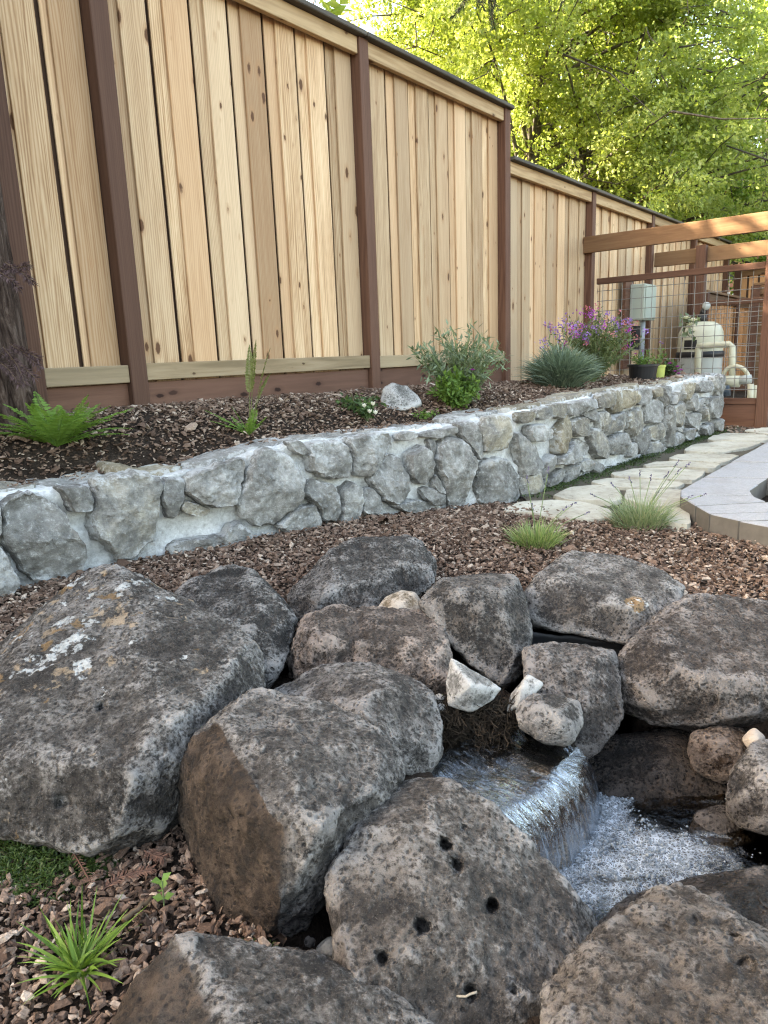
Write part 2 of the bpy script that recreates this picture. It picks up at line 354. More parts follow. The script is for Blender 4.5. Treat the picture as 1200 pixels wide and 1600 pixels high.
# ------------------------------------------------------------------ SETTING: ground, bed, water
k = NT('soil'); v = k.objco(False); n1 = k.noise(v, 9, 8, .7); n2 = k.noise(v, 90, 6, .7); n3 = k.voro(v, 70, 'F1', 'Color')
c = k.ramp(k.math('ADD', k.math('MULTIPLY', n1, .4), k.math('MULTIPLY', n2, .6)), [(.35, (.014, .010, .008)), (.52, (.042, .030, .023)), (.7, (.10, .073, .056))])
m_soil = k.done(k.bsdf(c, .95, k.bump(k.math('ADD', n2, n1), 1, .02), .1))
def grid_obj(name, xs, ys, zf, mat, mask=None):
    X, Y = np.meshgrid(xs, ys); P = np.stack([X.ravel(), Y.ravel()], 1); V = np.column_stack([P, zf(P)]); nx = len(xs)
    i = np.arange((len(ys) - 1) * (nx - 1)); a = i // (nx - 1) * nx + i % (nx - 1); q = np.stack([a, a + 1, a + nx + 1, a + nx], 1)
    if mask is not None: q = q[mask(V[q].mean(1))]
    return link(name, mesh_np(name, V, q, mat, True))
def lin(*seg): return np.concatenate([np.linspace(a, b, n, endpoint=False) for a, b, n in seg])
tag(grid_obj('ground', lin((-80, -4, 16), (-4, -1.4, 24), (-1.4, 1.8, 128), (1.8, 6, 30), (6, 90, 20)), lin((-30, .3, 12), (.3, 2.4, 84), (2.4, 6, 60), (6, 14, 20), (14, 150, 24)), groundz, m_soil), kind='structure')
ns, nq = 150, 26; S, T = np.meshgrid(np.linspace(-6, 6, ns), np.linspace(0, 1, nq)); S, T = S.ravel(), T.ravel()
Q = T * (wallq(S) + .12) + (1 - T) * .3; V = np.column_stack([P0 + F * S[:, None] + N * Q[:, None], bedz(S, np.minimum(Q, 0))])
V[S > 3.33, 2] = np.minimum(V[S > 3.33, 2], .22)
i = np.arange((nq - 1) * (ns - 1)); a = i // (ns - 1) * ns + i % (ns - 1)
tag(link('planting_bed', mesh_np('planting_bed', V, np.stack([a, a + ns, a + ns + 1, a + 1], 1), m_soil, True)), kind='structure')

# bark mulch: every chip is a bent flake
def chips(P, z, size, dens_seed, name, flat=1.0):
    g = np.random.default_rng(dens_seed); n = len(P)
    l = size * np.exp(g.normal(0, .38, n)); w = l * g.uniform(.24, .7, n); t = l * g.uniform(.10, .26, n)
    A6 = np.arange(5) / 5 * 6.283; th = A6[None] + g.uniform(-.4, .4, (n, 5)); rr = g.uniform(.72, 1.12, (n, 5))
    ring = np.stack([np.cos(th) * rr, np.sin(th) * rr, np.zeros((n, 5))], 2); top = ring * g.uniform(.5, .85, (n, 5, 1)); top[:, :, 2] = g.uniform(.6, 1.2, (n, 5)); ring[:, :, 2] = g.uniform(-.5, .35, (n, 5))
    B = np.concatenate([ring, top], 1) * np.stack([l, w, t * 1.6], 1)[:, None] * .5
    B[:, :, 2] += (B[:, :, 0] ** 2) / l[:, None] * g.uniform(-.7, .7, (n, 1))
    yaw = g.uniform(0, 6.283, n); pit = g.normal(0, .36, n) * flat; rol = g.normal(0, .42, n) * flat
    cy, sy, cp, sp, cr, sr = np.cos(yaw), np.sin(yaw), np.cos(pit), np.sin(pit), np.cos(rol), np.sin(rol)
    Rm = np.stack([np.stack([cy * cp, cy * sp * sr - sy * cr, cy * sp * cr + sy * sr], 1), np.stack([sy * cp, sy * sp * sr + cy * cr, sy * sp * cr - cy * sr], 1), np.stack([-sp, cp * sr, cp * cr], 1)], 1)
    V = np.einsum('nij,nkj->nki', Rm, B) + np.column_stack([P, z + l * .18 + np.abs(g.normal(0, .007, n))])[:, None]
    K = np.arange(n)[:, None, None] * 10; Fq = [(K + np.array([[j, (j + 1) % 5, 5 + (j + 1) % 5, 5 + j] for j in range(5)])).reshape(-1, 4), (K[:, 0] + np.arange(5, 10))]
    return tag(link(name, mesh_np(name, V.reshape(-1, 3), Fq, m_bark, False, {'rnd': np.repeat(g.random(n), 10)})), kind='stuff')
k = NT('bark chips'); r = k.attr('rnd'); v = k.objco(False); n1 = k.noise(v, 220, 4, .7)
c = k.ramp(r, [(0, (.078, .049, .036)), (.35, (.160, .106, .078)), (.66, (.24, .168, .128)), (.88, (.36, .275, .215)), (1, (.60, .51, .42))])
c = k.mix(k.math('MULTIPLY', k.step(n1, .4, .62), .45), k.mix(1.0, c, (.6, .56, .54), 'MULTIPLY'), k.mix(1.0, c, (1.35, 1.3, 1.28), 'MULTIPLY'))
m_bark = k.done(k.bsdf(c, .9, k.bump(n1, .6, .002), .2))
def sample_poly(poly, n):
    lo, hi = poly.min(0), poly.max(0); out = np.empty((0, 2))
    while len(out) < n:
        p = rng.uniform(lo, hi, (n * 2, 2)); out = np.concatenate([out, p[poly_sd(p, poly) < 0]])
    return out[:n]
def area(p): x, y = p[:, 0], p[:, 1]; return abs((x * np.roll(y, -1) - y * np.roll(x, -1)).sum()) / 2
def pz(pts, z=0.0): return np.array([onz(x, y, z)[:2] for x, y in pts])
low = pz([(-90, 1120), (-90, 925), (190, 880), (395, 846), (500, 820), (600, 792), (785, 787), (830, 796), (1060, 812), (1420, 880), (1420, 1010), (900, 960), (800, 960), (450, 1010), (250, 1000), (40, 1060)])
Pl = sample_poly(low, int(area(low) / .98e-4)); s_, q_ = sq(Pl); Pl = Pl[(q_ < wallq(s_) - .015) & (poly_sd(Pl, POOL) > .02)]
chips(Pl, groundz(Pl), .0178, 11, 'bark_mulch')
nr = pz([(-90, 1290), (300, 1260), (330, 1420), (520, 1480), (540, 1640), (-90, 1700)])
Pn = sample_poly(nr, int(area(nr) / .52e-4)); chips(Pn, groundz(Pn), .0145, 12, 'bark_mulch', 1.2)
S = rng.uniform(-3.4, 3.3, 45000); T = rng.uniform(0, 1, 45000); keep = rng.random(45000) < .25 + .75 * (-wallq(S) / 1.4); S, T = S[keep], T[keep]
Q = T * (wallq(S) + .10) + (1 - T) * -.0; chips(np.stack([P0[0] + F[0] * S + N[0] * Q, P0[1] + F[1] * S + N[1] * Q], 1), bedz(S, Q), .0195, 13, 'bark_mulch')
fr = pz([(1128, 700), (1122, 640), (1290, 628), (1290, 690)]); Pf = sample_poly(fr, 3000); chips(Pf, groundz(Pf), .03, 14, 'bark_mulch')

# ------------------------------------------------------------------ fence
HI, LO = 2.775, 2.395
fence = thing('wooden_fence', 'tall board fence of fresh cedar with dark stained posts, stepping down to the right', 'fence', (*P0, 0), FANG)
POSTS = [-9.5, -7.7, -5.9, -4.1, -2.34, -1.83, 0, 1.84, 3.66, 5.49, 7.32, 9.15]
for i, s in enumerate(POSTS):
    top = HI - .03 if s < 1.9 else (LO - .008 if s != 3.66 else LO + .0)
    box('post', (s - .046, 0, .2), (s + .046, .105, top), fence, m_post, .004)
for i in range(len(POSTS) - 1):
    a, b = POSTS[i] + .046, POSTS[i + 1] - .046; hi = POSTS[i] < 1.8; top = HI if hi else LO; ext = .06 if POSTS[i + 1] == 1.84 else 0
    x1 = POSTS[i + 1] + (0 if POSTS[i + 1] != 1.84 else .055); x0 = POSTS[i] + (0.056 if POSTS[i] == 1.84 else 0)
    box('cap_board', (x0 + .002, -.035, top - .03), (x1 - .002, .15, top), fence, m_capw, .005)
    box('top_rail', (a + .002, .012, top - .128), (b - .002, .05, top - .032), fence, m_toprail)
    zb = .45 if not hi else .70
    if hi:
        box('bottom_rail', (a + .002, .010 + .004 * (i % 2), .725 + .006 * (i % 2)), (b - .002, .048, .808 + .006 * (i % 2)), fence, m_railx)
        box('kick_board', (a + .001, .035, .40), (b - .001, .072, .722), fence, m_kick)
    n = 7 if b - a > 1 else 2; p = (b - a) / n
    for j in range(n):
        u = a + j * p; jy, jz = rng.normal(0, .0012), rng.normal(0, .002)
        wv = rng.uniform(-.006, .006)
        box('board', (u + .024 if j else u + .003, .086 + jy, zb + jz), (u + p - .120, .096 + jy, top - .034), fence, m_board, .0015)
        box('board', (u + p - .152 + wv, .072 + jy, zb - jz), (u + p - .004 + wv * .3, .0845 + jy, top - .034), fence, m_board, .002)
    box('back_panel', (a - .04, .112, .3), (b + .04, .126, top - .05), fence, m_back, 0)

# ------------------------------------------------------------------ retaining wall of stones
k = NT('mortar'); v = k.objco(False); n1 = k.noise(v, 7, 7, .65); n2 = k.noise(v, 70, 7, .75); n3 = k.noise(v, 420, 3, .6)
c = k.ramp(k.math('ADD', k.math('MULTIPLY', n1, .5), k.math('MULTIPLY', n2, .5)), [(.36, (.33, .325, .31)), (.5, (.56, .56, .55)), (.62, (.74, .745, .74))])
c = k.mix(k.math('MULTIPLY', k.step(n1, .40, .3), .5), c, (.26, .20, .15))
m_mortar = k.done(k.bsdf(c, .93, k.bump(k.math('ADD', k.math('MULTIPLY', n2, 1.0), k.math('MULTIPLY', n3, .5)), .9, .006), .15))
def wallstone_mat():
    k = NT('wall stone'); v = k.objco(True); r = k.n('ObjectInfo').outputs['Random']; r2 = k.math('FRACT', k.math('MULTIPLY', r, 17.3))
    n1 = k.noise(v, 8, 7, .62, .4); n2 = k.noise(v, 45, 8, .75); n3 = k.noise(v, 240, 4, .7)
    st = k.vmath('MULTIPLY', v, [5, 5, 22]); n4 = k.noise(st, 2.2, 5, .6, .6)
    grey = k.ramp(k.math('ADD', k.math('MULTIPLY', n1, .55), k.math('MULTIPLY', n2, .45)), [(.38, (.12, .115, .106)), (.5, (.24, .233, .217)), (.62, (.38, .371, .352))])
    tan = k.ramp(k.math('ADD', k.math('MULTIPLY', n1, .6), k.math('MULTIPLY', n2, .4)), [(.38, (.13, .108, .075)), (.5, (.25, .212, .15)), (.62, (.38, .34, .26))])
    c = k.mix(k.step(k.math('ADD', k.attr('tan'), k.math('MULTIPLY', k.math('SUBTRACT', n1, .5), .7)), .35, .65), grey, tan)
    hs = k.n('HueSaturation'); k.set(hs, 'Value', k.math('ADD', k.math('MULTIPLY', r2, .42), .82)); k.set(hs, 'Color', c); c = hs.outputs[0]
    c = k.mix(k.math('MULTIPLY', k.step(n4, .45, .35), .35), c, (.17, .15, .135))
    c = k.mix(k.math('MULTIPLY', k.step(k.math('ADD', k.math('MULTIPLY', n2, .55), k.math('MULTIPLY', n3, .45)), .53, .63), .55), c, (.52, .52, .50))
    e = k.attr('rim'); c = k.mix(k.math('MULTIPLY', k.step(k.math('ADD', e, k.math('ADD', k.math('MULTIPLY', k.math('SUBTRACT', n1, .5), 1.5), k.math('MULTIPLY', k.math('SUBTRACT', n2, .5), 1.4))), .90, 1.08), .7), c, k.mix(n2, (.36, .36, .35), (.58, .585, .58)))
    h = k.math('ADD', k.math('MULTIPLY', n2, 1.0), k.math('MULTIPLY', n3, .35)); h = k.math('ADD', h, k.math('MULTIPLY', n4, .5))
    return k.done(k.bsdf(c, .88, k.bump(h, 1.0, .010), .25))
m_wst = wallstone_mat()
wall = thing('stone_wall', 'low curved retaining wall of pale grey rubble stones in white mortar', 'wall', (*fxy(0, -1.27), 0))
prof = [(-.004, -.12), (-.004, 0)] + [(-.006, x) for x in np.linspace(.05, .92, 26)] + [(.0, .965), (-.03, .99), (-.1, .995), (-.18, .985), (-.26, .97), (-.28, .6)]
Ss = np.linspace(-5, 3.36, 420); V = []
for s in Ss:
    t = walltan(s); nf = np.array([t[1], -t[0]]); b = fxy(s, wallq(s)); zt = walltop(s)
    for o_, z in prof: V.append([*(b + nf * (o_ + (.0 if z > 0 else .0))), zt * z if z > 0 else z])
V = np.array(V); dn = fbm(V * 9, 4) * .020 + fbm(V * 40, 4, .6) * .008
n_ = len(prof); TT = np.repeat(np.array([[walltan(s)[1], -walltan(s)[0]] for s in Ss]), n_, 0); V[:, :2] += TT * dn[:, None]; V[:, 2] += dn * .4
i = np.arange((len(Ss) - 1) * (n_ - 1)); a = i // (n_ - 1) * n_ + i % (n_ - 1)
endf = [(len(V) - n_ + j, len(V) - n_ + j + 1, len(V) - 1, len(V) - 1) for j in range(0)]
wpart('mortar', mesh_np('mortar', V, np.stack([a, a + n_, a + n_ + 1, a + 1], 1), m_mortar, True), wall)

STONES = []
def crop(ox, oy, sc, *polys):
    for p in polys:
        t = 0.0
        if not isinstance(p, list): p, t = p
        STONES.append(([(ox + x / sc, oy + y / sc) for x, y in p], t))
crop(0, 690, 4, [(-8, 410), (60, 350), (140, 310), (220, 330), (330, 380), (400, 470), (395, 520), (440, 580), (500, 650), (505, 740), (450, 830), (330, 850), (200, 855), (120, 800), (40, 660), (-8, 600)],
     [(330, 280), (480, 265), (530, 290), (555, 350), (550, 420), (500, 440), (420, 435), (380, 350)],
     ([(560, 240), (780, 190), (900, 190), (985, 230), (990, 310), (960, 440), (940, 600), (890, 640), (830, 710), (720, 720), (660, 650), (560, 590), (540, 480), (570, 400), (565, 300)], .42),
     [(1000, 230), (1135, 230), (1125, 340), (1080, 450), (1030, 470), (990, 330)],
     [(-160, 620), (-20, 640), (40, 800), (90, 860), (40, 940), (-160, 980)], [(-200, 380), (-40, 360), (-25, 590), (-180, 600)],
     [(-320, 400), (-215, 390), (-195, 620), (-180, 900), (-320, 1000)])
crop(260, 660, 4, [(110, 320), (250, 280), (420, 225), (470, 230), (475, 300), (450, 380), (420, 480), (390, 510), (270, 520), (190, 490), (120, 440), (90, 420)],
     ([(80, 475), (180, 505), (260, 535), (230, 575), (130, 570), (65, 545)], .5),
     ([(560, 180), (640, 160), (720, 200), (800, 280), (820, 370), (810, 470), (740, 560), (660, 620), (560, 635), (500, 600), (430, 540), (430, 450), (460, 370), (500, 290), (520, 230)], .3),
     [(860, 130), (960, 110), (1070, 120), (1110, 180), (1130, 270), (1110, 330), (1010, 350), (930, 330), (870, 290)],
     [(730, 120), (800, 110), (850, 180), (820, 200), (760, 170)],
     [(670, 640), (740, 560), (830, 510), (900, 510), (930, 580), (930, 655), (740, 690)],
     [(840, 380), (900, 350), (1000, 380), (1035, 440), (1045, 560), (1030, 610), (940, 600), (905, 510), (835, 450)],
     [(1060, 430), (1120, 370), (1180, 400), (1190, 490), (1150, 610), (1080, 640), (1060, 570)],
     [(0, 770), (60, 730), (180, 715), (330, 690), (360, 640), (430, 610), (500, 660), (535, 730), (440, 780), (300, 810), (100, 820), (0, 820)])
crop(520, 630, 4, [(60, 220), (200, 190), (340, 190), (345, 260), (290, 320), (220, 410), (190, 460), (110, 440), (100, 330)],
     [(230, 400), (310, 310), (380, 330), (430, 420), (450, 550), (400, 600), (330, 620), (290, 600), (230, 520), (205, 470)],
     [(150, 540), (210, 525), (250, 570), (278, 640), (240, 680), (150, 680)],
     [(440, 330), (520, 270), (560, 290), (590, 380), (590, 440), (560, 490), (520, 500), (450, 450)],
     [(380, 190), (460, 170), (490, 200), (450, 230), (390, 230)], [(565, 225), (600, 220), (610, 260), (590, 340), (570, 300)],
     [(500, 200), (600, 165), (740, 140), (745, 180), (680, 195), (620, 215), (560, 212)],
     [(620, 260), (680, 210), (740, 200), (810, 250), (850, 340), (850, 400), (820, 470), (815, 560), (800, 630), (720, 650), (690, 590), (660, 480), (610, 390)],
     [(755, 130), (840, 110), (870, 170), (895, 230), (905, 330), (880, 340), (830, 270), (760, 180)],
     ([(895, 150), (930, 90), (1050, 75), (1070, 120), (1070, 220), (1060, 275), (930, 310), (895, 210)], .5),
     [(890, 420), (930, 350), (1000, 340), (1080, 360), (1125, 450), (1125, 580), (1080, 640), (1000, 650), (900, 620), (870, 500)],
     [(520, 530), (580, 520), (660, 560), (685, 620), (620, 640), (560, 600)], [(610, 440), (645, 490), (670, 560), (620, 545), (595, 500)],
     [(340, 630), (460, 595), (540, 605), (620, 640), (560, 670), (420, 675)])
crop(740, 590, 5.4545, ([(340, 300), (440, 290), (480, 310), (440, 370), (400, 390), (340, 370)], .6), ([(490, 270), (580, 240), (605, 290), (600, 340), (540, 360), (490, 330)], .4),
     [(615, 230), (740, 215), (768, 270), (750, 320), (690, 345), (612, 310)], [(775, 220), (900, 190), (980, 180), (970, 250), (880, 290), (800, 330), (777, 280)],
     [(440, 410), (540, 390), (600, 440), (600, 500), (560, 535), (460, 540), (430, 470)], ([(720, 370), (770, 310), (780, 400), (770, 490), (730, 560), (700, 640), (660, 640), (650, 480)], .9),
     [(300, 480), (360, 480), (440, 560), (510, 640), (530, 740), (470, 800), (390, 840), (360, 720), (320, 600)],
     [(790, 380), (860, 330), (920, 360), (935, 420), (920, 480), (860, 500), (800, 480)], [(945, 450), (1010, 430), (1060, 520), (1080, 620), (1050, 690), (980, 650), (950, 560)],
     ([(705, 640), (770, 565), (860, 520), (940, 570), (940, 640), (870, 690), (760, 730), (640, 740), (640, 680)], .3), [(560, 720), (620, 650), (635, 720), (600, 800), (560, 850)],
     [(380, 850), (500, 790), (560, 900), (560, 980), (480, 1000), (370, 1020), (350, 920)], [(640, 830), (700, 770), (725, 830), (690, 890), (600, 930), (590, 880)],
     [(725, 870), (770, 760), (830, 740), (830, 830), (780, 895), (720, 910)], [(850, 720), (930, 690), (980, 720), (960, 790), (880, 800), (840, 770)],
     [(990, 700), (1060, 760), (1100, 800), (1000, 830), (970, 770)], [(920, 290), (990, 260), (1030, 320), (1020, 370), (960, 370), (900, 320)], ([(1040, 310), (1090, 290), (1110, 370), (1080, 450), (1040, 450)], .5))
crop(930, 570, 5.714, [(-10, 260), (90, 240), (95, 330), (60, 380), (-10, 390)], ([(102, 250), (178, 240), (178, 410), (110, 430)], .8), ([(187, 230), (318, 230), (335, 330), (270, 370), (190, 390)], .8),
     [(340, 230), (440, 210), (450, 290), (400, 350), (350, 360)], ([(460, 230), (550, 195), (555, 270), (480, 290)], .6), ([(565, 190), (640, 200), (620, 330), (580, 360)], .4), [(655, 250), (740, 220), (720, 310), (630, 360)],
     ([(770, 170), (830, 150), (820, 260), (780, 320), (760, 250)], .6), [(420, 350), (540, 290), (560, 360), (550, 470), (470, 520), (420, 490)], ([(655, 380), (760, 330), (780, 420), (760, 530), (700, 550), (655, 500)], .5),
     [(590, 370), (640, 380), (650, 560), (635, 720), (590, 730)], [(800, 310), (840, 250), (870, 290), (860, 390), (820, 410)], [(890, 150), (1000, 140), (1010, 210), (940, 250), (900, 230)],
     [(1020, 100), (1060, 110), (1060, 210), (1020, 220)], [(1068, 110), (1108, 90), (1108, 330), (1080, 300)], [(1000, 300), (1050, 280), (1080, 360), (1070, 450), (1010, 480), (990, 400)],
     [(915, 300), (985, 290), (985, 340), (925, 350)], ([(915, 390), (970, 370), (980, 470), (940, 510), (910, 450)], .5), [(60, 500), (130, 440), (230, 420), (240, 520), (150, 590), (30, 630)],
     ([(-10, 430), (50, 420), (70, 480), (40, 590), (-10, 600)], .4), ([(260, 430), (370, 390), (390, 470), (370, 560), (300, 640), (260, 560)], .5), [(50, 690), (150, 620), (210, 600), (250, 720), (190, 790), (150, 800), (60, 770)],
     [(310, 620), (400, 560), (440, 680), (380, 790), (330, 790)], [(450, 560), (540, 510), (570, 560), (550, 640), (500, 680), (450, 650)], [(645, 690), (690, 590), (730, 660), (720, 740), (640, 750)],
     [(780, 440), (890, 430), (900, 540), (860, 600), (800, 540)], [(760, 590), (820, 560), (860, 610), (840, 660), (770, 670)], [(925, 550), (1000, 510), (1010, 600), (940, 640)], [(1020, 500), (1080, 480), (1105, 580), (1040, 600)],
     [(455, 690), (520, 690), (600, 760), (520, 800), (430, 820)], [(270, 700), (315, 690), (325, 790), (260, 830)], ([(850, 160), (885, 160), (890, 240), (870, 250)], .3), [(880, 320), (905, 310), (905, 420), (870, 420)], [(660, 560), (740, 555), (740, 590), (700, 600)], [(1060, 225), (1105, 340), (1085, 350), (1060, 275)])

def resample(P, n):
    P = np.asarray(P, float); Q = np.concatenate([P, P[:1]]); d = np.concatenate([[0], np.cumsum(np.linalg.norm(np.diff(Q, axis=0), axis=1))])
    u = np.linspace(0, d[-1], n, endpoint=False); return np.stack([np.interp(u, d, Q[:, j]) for j in range(2)], 1)
def chaikin(P, it=1):
    for _ in range(it):
        Nx = np.roll(P, -1, 0); P = np.stack([.86 * P + .14 * Nx, .14 * P + .86 * Nx], 1).reshape(-1, 2)
    return P
def slab(poly, nb, nr, rise, g, facets=4, edge=-.02):   # rough domed stone in its own plane: returns (u, v, height), faces, rim
    C = poly.mean(0); B = resample(chaikin(poly, 1), nb); size = math.sqrt(area(poly))
    B = B + (fbm(np.column_stack([B * 26, np.full(nb, g.uniform(0, 50))]), 4, .6) * size * .05)[:, None] * (B - C) / (np.linalg.norm(B - C, axis=1)[:, None])
    f = np.concatenate([[1.0, .985, .95], np.linspace(.9, .12, nr - 3)]); hh = np.array([edge, rise * .25, rise * .72] + [rise] * (nr - 3))
    V = np.concatenate([np.column_stack([C + (B - C) * a, np.full(nb, h)]) for a, h in zip(f, hh)] + [[[*C, rise]]]); rim = np.concatenate([np.repeat(f, nb), [0]])
    hgt = np.full(len(V), 9.0)
    for j in range(facets):                            # cleft faces: lowest of a few tilted planes
        an = g.uniform(0, 6.283); dr = np.array([math.cos(an), math.sin(an)]); hgt = np.minimum(hgt, g.uniform(.0, .5) * rise - (V[:, :2] - C) @ dr * g.uniform(.05, .42))
    V[:, 2] += np.where(rim < .97, np.clip(hgt, -rise * .8, rise * .9), 0) * sstep(1.0, .9, rim)
    k = g.uniform(0, 99); Pn_ = np.column_stack([V[:, :2], V[:, 2] * 0]) + k; V[:, 2] += (fbm(Pn_ * 12, 4) * .012 + fbm(Pn_ * 40, 4, .6) * .0055) * min(1, size / .16) * (rim < .99)
    q = [(i * nb + j, i * nb + (j + 1) % nb, (i + 1) * nb + (j + 1) % nb, (i + 1) * nb + j) for i in range(nr - 1) for j in range(nb)]
    t = [((nr - 1) * nb + j, (nr - 1) * nb + (j + 1) % nb, nr * nb) for j in range(nb)]
    return V, q, t, rim
def orient(P): x, y = P[:, 0], P[:, 1]; return P if (x * np.roll(y, -1) - y * np.roll(x, -1)).sum() > 0 else P[::-1]
for n_s, (pp, tanv) in enumerate(STONES):
    g = np.random.default_rng(100 + n_s); P = orient(np.array([wall_hit(*p) for p in pp])); C = P.mean(0); sz = math.sqrt(area(P))
    big = len(pp) and (max(p[0] for p in pp) - min(p[0] for p in pp)) > 45
    P = C + (P - C) * (1.045 if big else 1.10)
    V, q, t, rim = slab(P, 64 if big else 32, 18 if big else 10, .030 + .13 * min(sz, .3) * g.uniform(.6, 1.15), g, 5)
    W_ = np.empty((len(V), 3))
    for i_, (s, z, h) in enumerate(V):
        tn = walltan(s); W_[i_] = [*(fxy(s, wallq(s)) + np.array([tn[1], -tn[0]]) * (.016 + h)), z]
    o = fxy(C[0], wallq(C[0])); org = np.array([o[0], o[1], C[1]])
    me = mesh_np('stone', W_ - org, [np.array(t), np.array(q)], m_wst, False, {'rim': rim, 'tan': np.full(len(V), tanv if tanv else (.15 + .2 * g.random() if C[0] < -.6 else .2 + .3 * g.random()))})
    me.polygons.foreach_set('use_smooth', np.ones(len(me.polygons), bool)); me.set_sharp_from_angle(angle=R(38))
    link('stone', me, wall, org - np.array(wall.location))
s = -3.6; gi = 0                                         # flat stones bedded on top of the wall
while s < 3.3:
    g = np.random.default_rng(900 + gi); gi += 1; w = g.uniform(.22, .5); w = min(w, 3.35 - s)
    if w < .1: break
    pts = [(s + .012, .035), (s + w * .5, .02 + g.uniform(0, .02)), (s + w - .012, .035), (s + w - .01, g.uniform(.16, .24)), (s + w * .5, g.uniform(.2, .28)), (s + .014, g.uniform(.16, .24))]
    P = orient(np.array([fxy(a, wallq(a) + b) for a, b in pts])); V, q, t, rim = slab(P, 26, 7, .010, g, 3, -.03); sc_, qc = sq(V[:, :2])
    W_ = V.copy(); W_[:, 2] = V[:, 2] * .8 + walltop(sc_) + .004 + .005 * g.normal(); org = np.array([*P.mean(0), walltop(s + w / 2)])
    me = mesh_np('stone', W_ - org, [np.array(t), np.array(q)], m_wst, True, {'rim': rim, 'tan': np.full(len(V), g.uniform(0, .75))})
    link('stone', me, wall, org - np.array(wall.location)); s += w

# ------------------------------------------------------------------ path and patio
k = NT('flagstone'); v = k.objco(True); n1 = k.noise(v, 4, 7, .6, .5); n2 = k.noise(v, 30, 7, .7); n3 = k.noise(v, 200, 4, .7)
c = k.ramp(k.math('ADD', k.math('MULTIPLY', n1, .65), k.math('MULTIPLY', n2, .35)), [(.33, (.25, .225, .175)), (.5, (.40, .37, .30)), (.66, (.52, .49, .41))])
c = k.mix(k.math('MULTIPLY', k.step(n3, .55, .68), .3), c, (.5, .48, .42)); c = k.mix(k.math('MULTIPLY', k.step(n2, .42, .33), .5), c, (.15, .125, .09))
m_flag = k.done(k.bsdf(c, .85, k.bump(k.math('ADD', n2, k.math('MULTIPLY', n1, 2)), .8, .006), .25))
path = tag(link('path', None, None, (0, 0, 0)), kind='structure')
def plate(name, poly, z0, z1, mat, parent, nb=40, rough=.006, seed=0):
    P = orient(chaikin(np.asarray(poly), 1)); nb = max(nb, len(P)); B = resample(P, nb); C = B.mean(0); g = seed * 7.7
    B = B + (B - C) * (fbm(np.column_stack([B * 9 + g, np.zeros(nb)]), 3) * rough * 5)[:, None]
    f = [1.01, 1, .99, .9, .7, .45, .2]; zz = [z0, z1 - .006, z1, z1, z1, z1, z1]
    V = np.concatenate([np.column_stack([C + (B - C) * a, np.full(nb, h)]) for a, h in zip(f, zz)] + [[[*C, z1]]])
    up = V[:, 2] > z1 - .001; V[up, 2] += fbm(np.column_stack([V[up, :2] * 7 + g, np.zeros(up.sum())]), 4) * rough
    q = [(i * nb + j, i * nb + (j + 1) % nb, (i + 1) * nb + (j + 1) % nb, (i + 1) * nb + j) for i in range(6) for j in range(nb)]; t = [(6 * nb + j, 6 * nb + (j + 1) % nb, 7 * nb) for j in range(nb)]
    org = np.array([*C, 0]); me = mesh_np(name, V - org, [np.array(t), np.array(q)], mat, True); me.set_sharp_from_angle(angle=R(40)); o = link(name, me, parent, org)
    return o
m_moss0 = plain('joint soil', (.075, .062, .042), .95, .4, 0, 60)
FLAG = [[(10, 445), (120, 405), (330, 403), (440, 428), (505, 450), (500, 480), (400, 492), (250, 478), (100, 455)], [(235, 380), (330, 345), (430, 337), (535, 350), (552, 400), (500, 415), (400, 410), (290, 402)],
        [(565, 360), (700, 362), (840, 360), (840, 436), (650, 437), (560, 405)], [(400, 320), (480, 306), (700, 313), (840, 325), (800, 347), (650, 352), (500, 345)], [(490, 287), (600, 264), (770, 261), (930, 273), (880, 318), (800, 318), (650, 309), (520, 301)],
        [(640, 247), (720, 234), (990, 244), (960, 268), (760, 257), (660, 261)], [(740, 216), (830, 194), (1080, 199), (1010, 238), (870, 231)], [(810, 187), (875, 152), (1000, 142), (1180, 147), (1110, 172), (980, 194)],
        [(925, 132), (1000, 107), (1180, 111), (1230, 130), (1180, 143), (960, 141)], [(1080, 92), (1200, 79), (1320, 84), (1320, 106), (1180, 107)], [(1240, 112), (1340, 110), (1360, 150), (1240, 140)], [(690, 450), (840, 445), (860, 520), (770, 515), (700, 490)]]
for i, p in enumerate(FLAG):
    poly = np.array([onz(780 + x / 2.857, 640 + y / 2.857, .03)[:2] for x, y in p]); plate('flagstone', poly, -.03, .03 + .004 * (i % 3), m_flag, path, 40, .006, i)
pathfill = np.array([onz(780 + x / 2.857, 640 + y / 2.857, .004)[:2] for x, y in [(0, 450), (260, 340), (500, 260), (700, 215), (900, 120), (1100, 70), (1400, 70), (1400, 300), (850, 460), (400, 500)]])
tag(grid_obj('path_bed', np.linspace(.3, 5, 90), np.linspace(3, 9, 110), lambda P: groundz(P) + .012, m_moss0, lambda Cc: poly_sd(Cc, pathfill) < 0), kind='structure')
k = NT('concrete paver'); v = k.objco(True); n2 = k.noise(v, 60, 6, .7); n3 = k.noise(v, 380, 3, .8); n1 = k.noise(v, 5, 4)
c = k.ramp(k.math('ADD', k.math('MULTIPLY', n2, .4), k.math('MULTIPLY', n3, .6)), [(.35, (.20, .20, .205)), (.5, (.29, .29, .295)), (.68, (.39, .39, .39))]); c = k.mix(k.math('MULTIPLY', k.step(n1, .5, .35), .25), c, (.2, .18, .16))
m_paver = k.done(k.bsdf(c, .9, k.bump(n3, .6, .002), .2))
m_pside = plain('shaded stained paver side', (.13, .115, .098), .9, .45, 0, 14)  # clay stain, with the shade on the side faces put into the colour too
patio = tag(link('patio', None, None, (0, 0, 0)), kind='structure')
PZ = .096
def cpx(p, z=PZ): return np.array([onz(780 + x / 2.857, 640 + y / 2.857, z)[:2] for x, y in p])
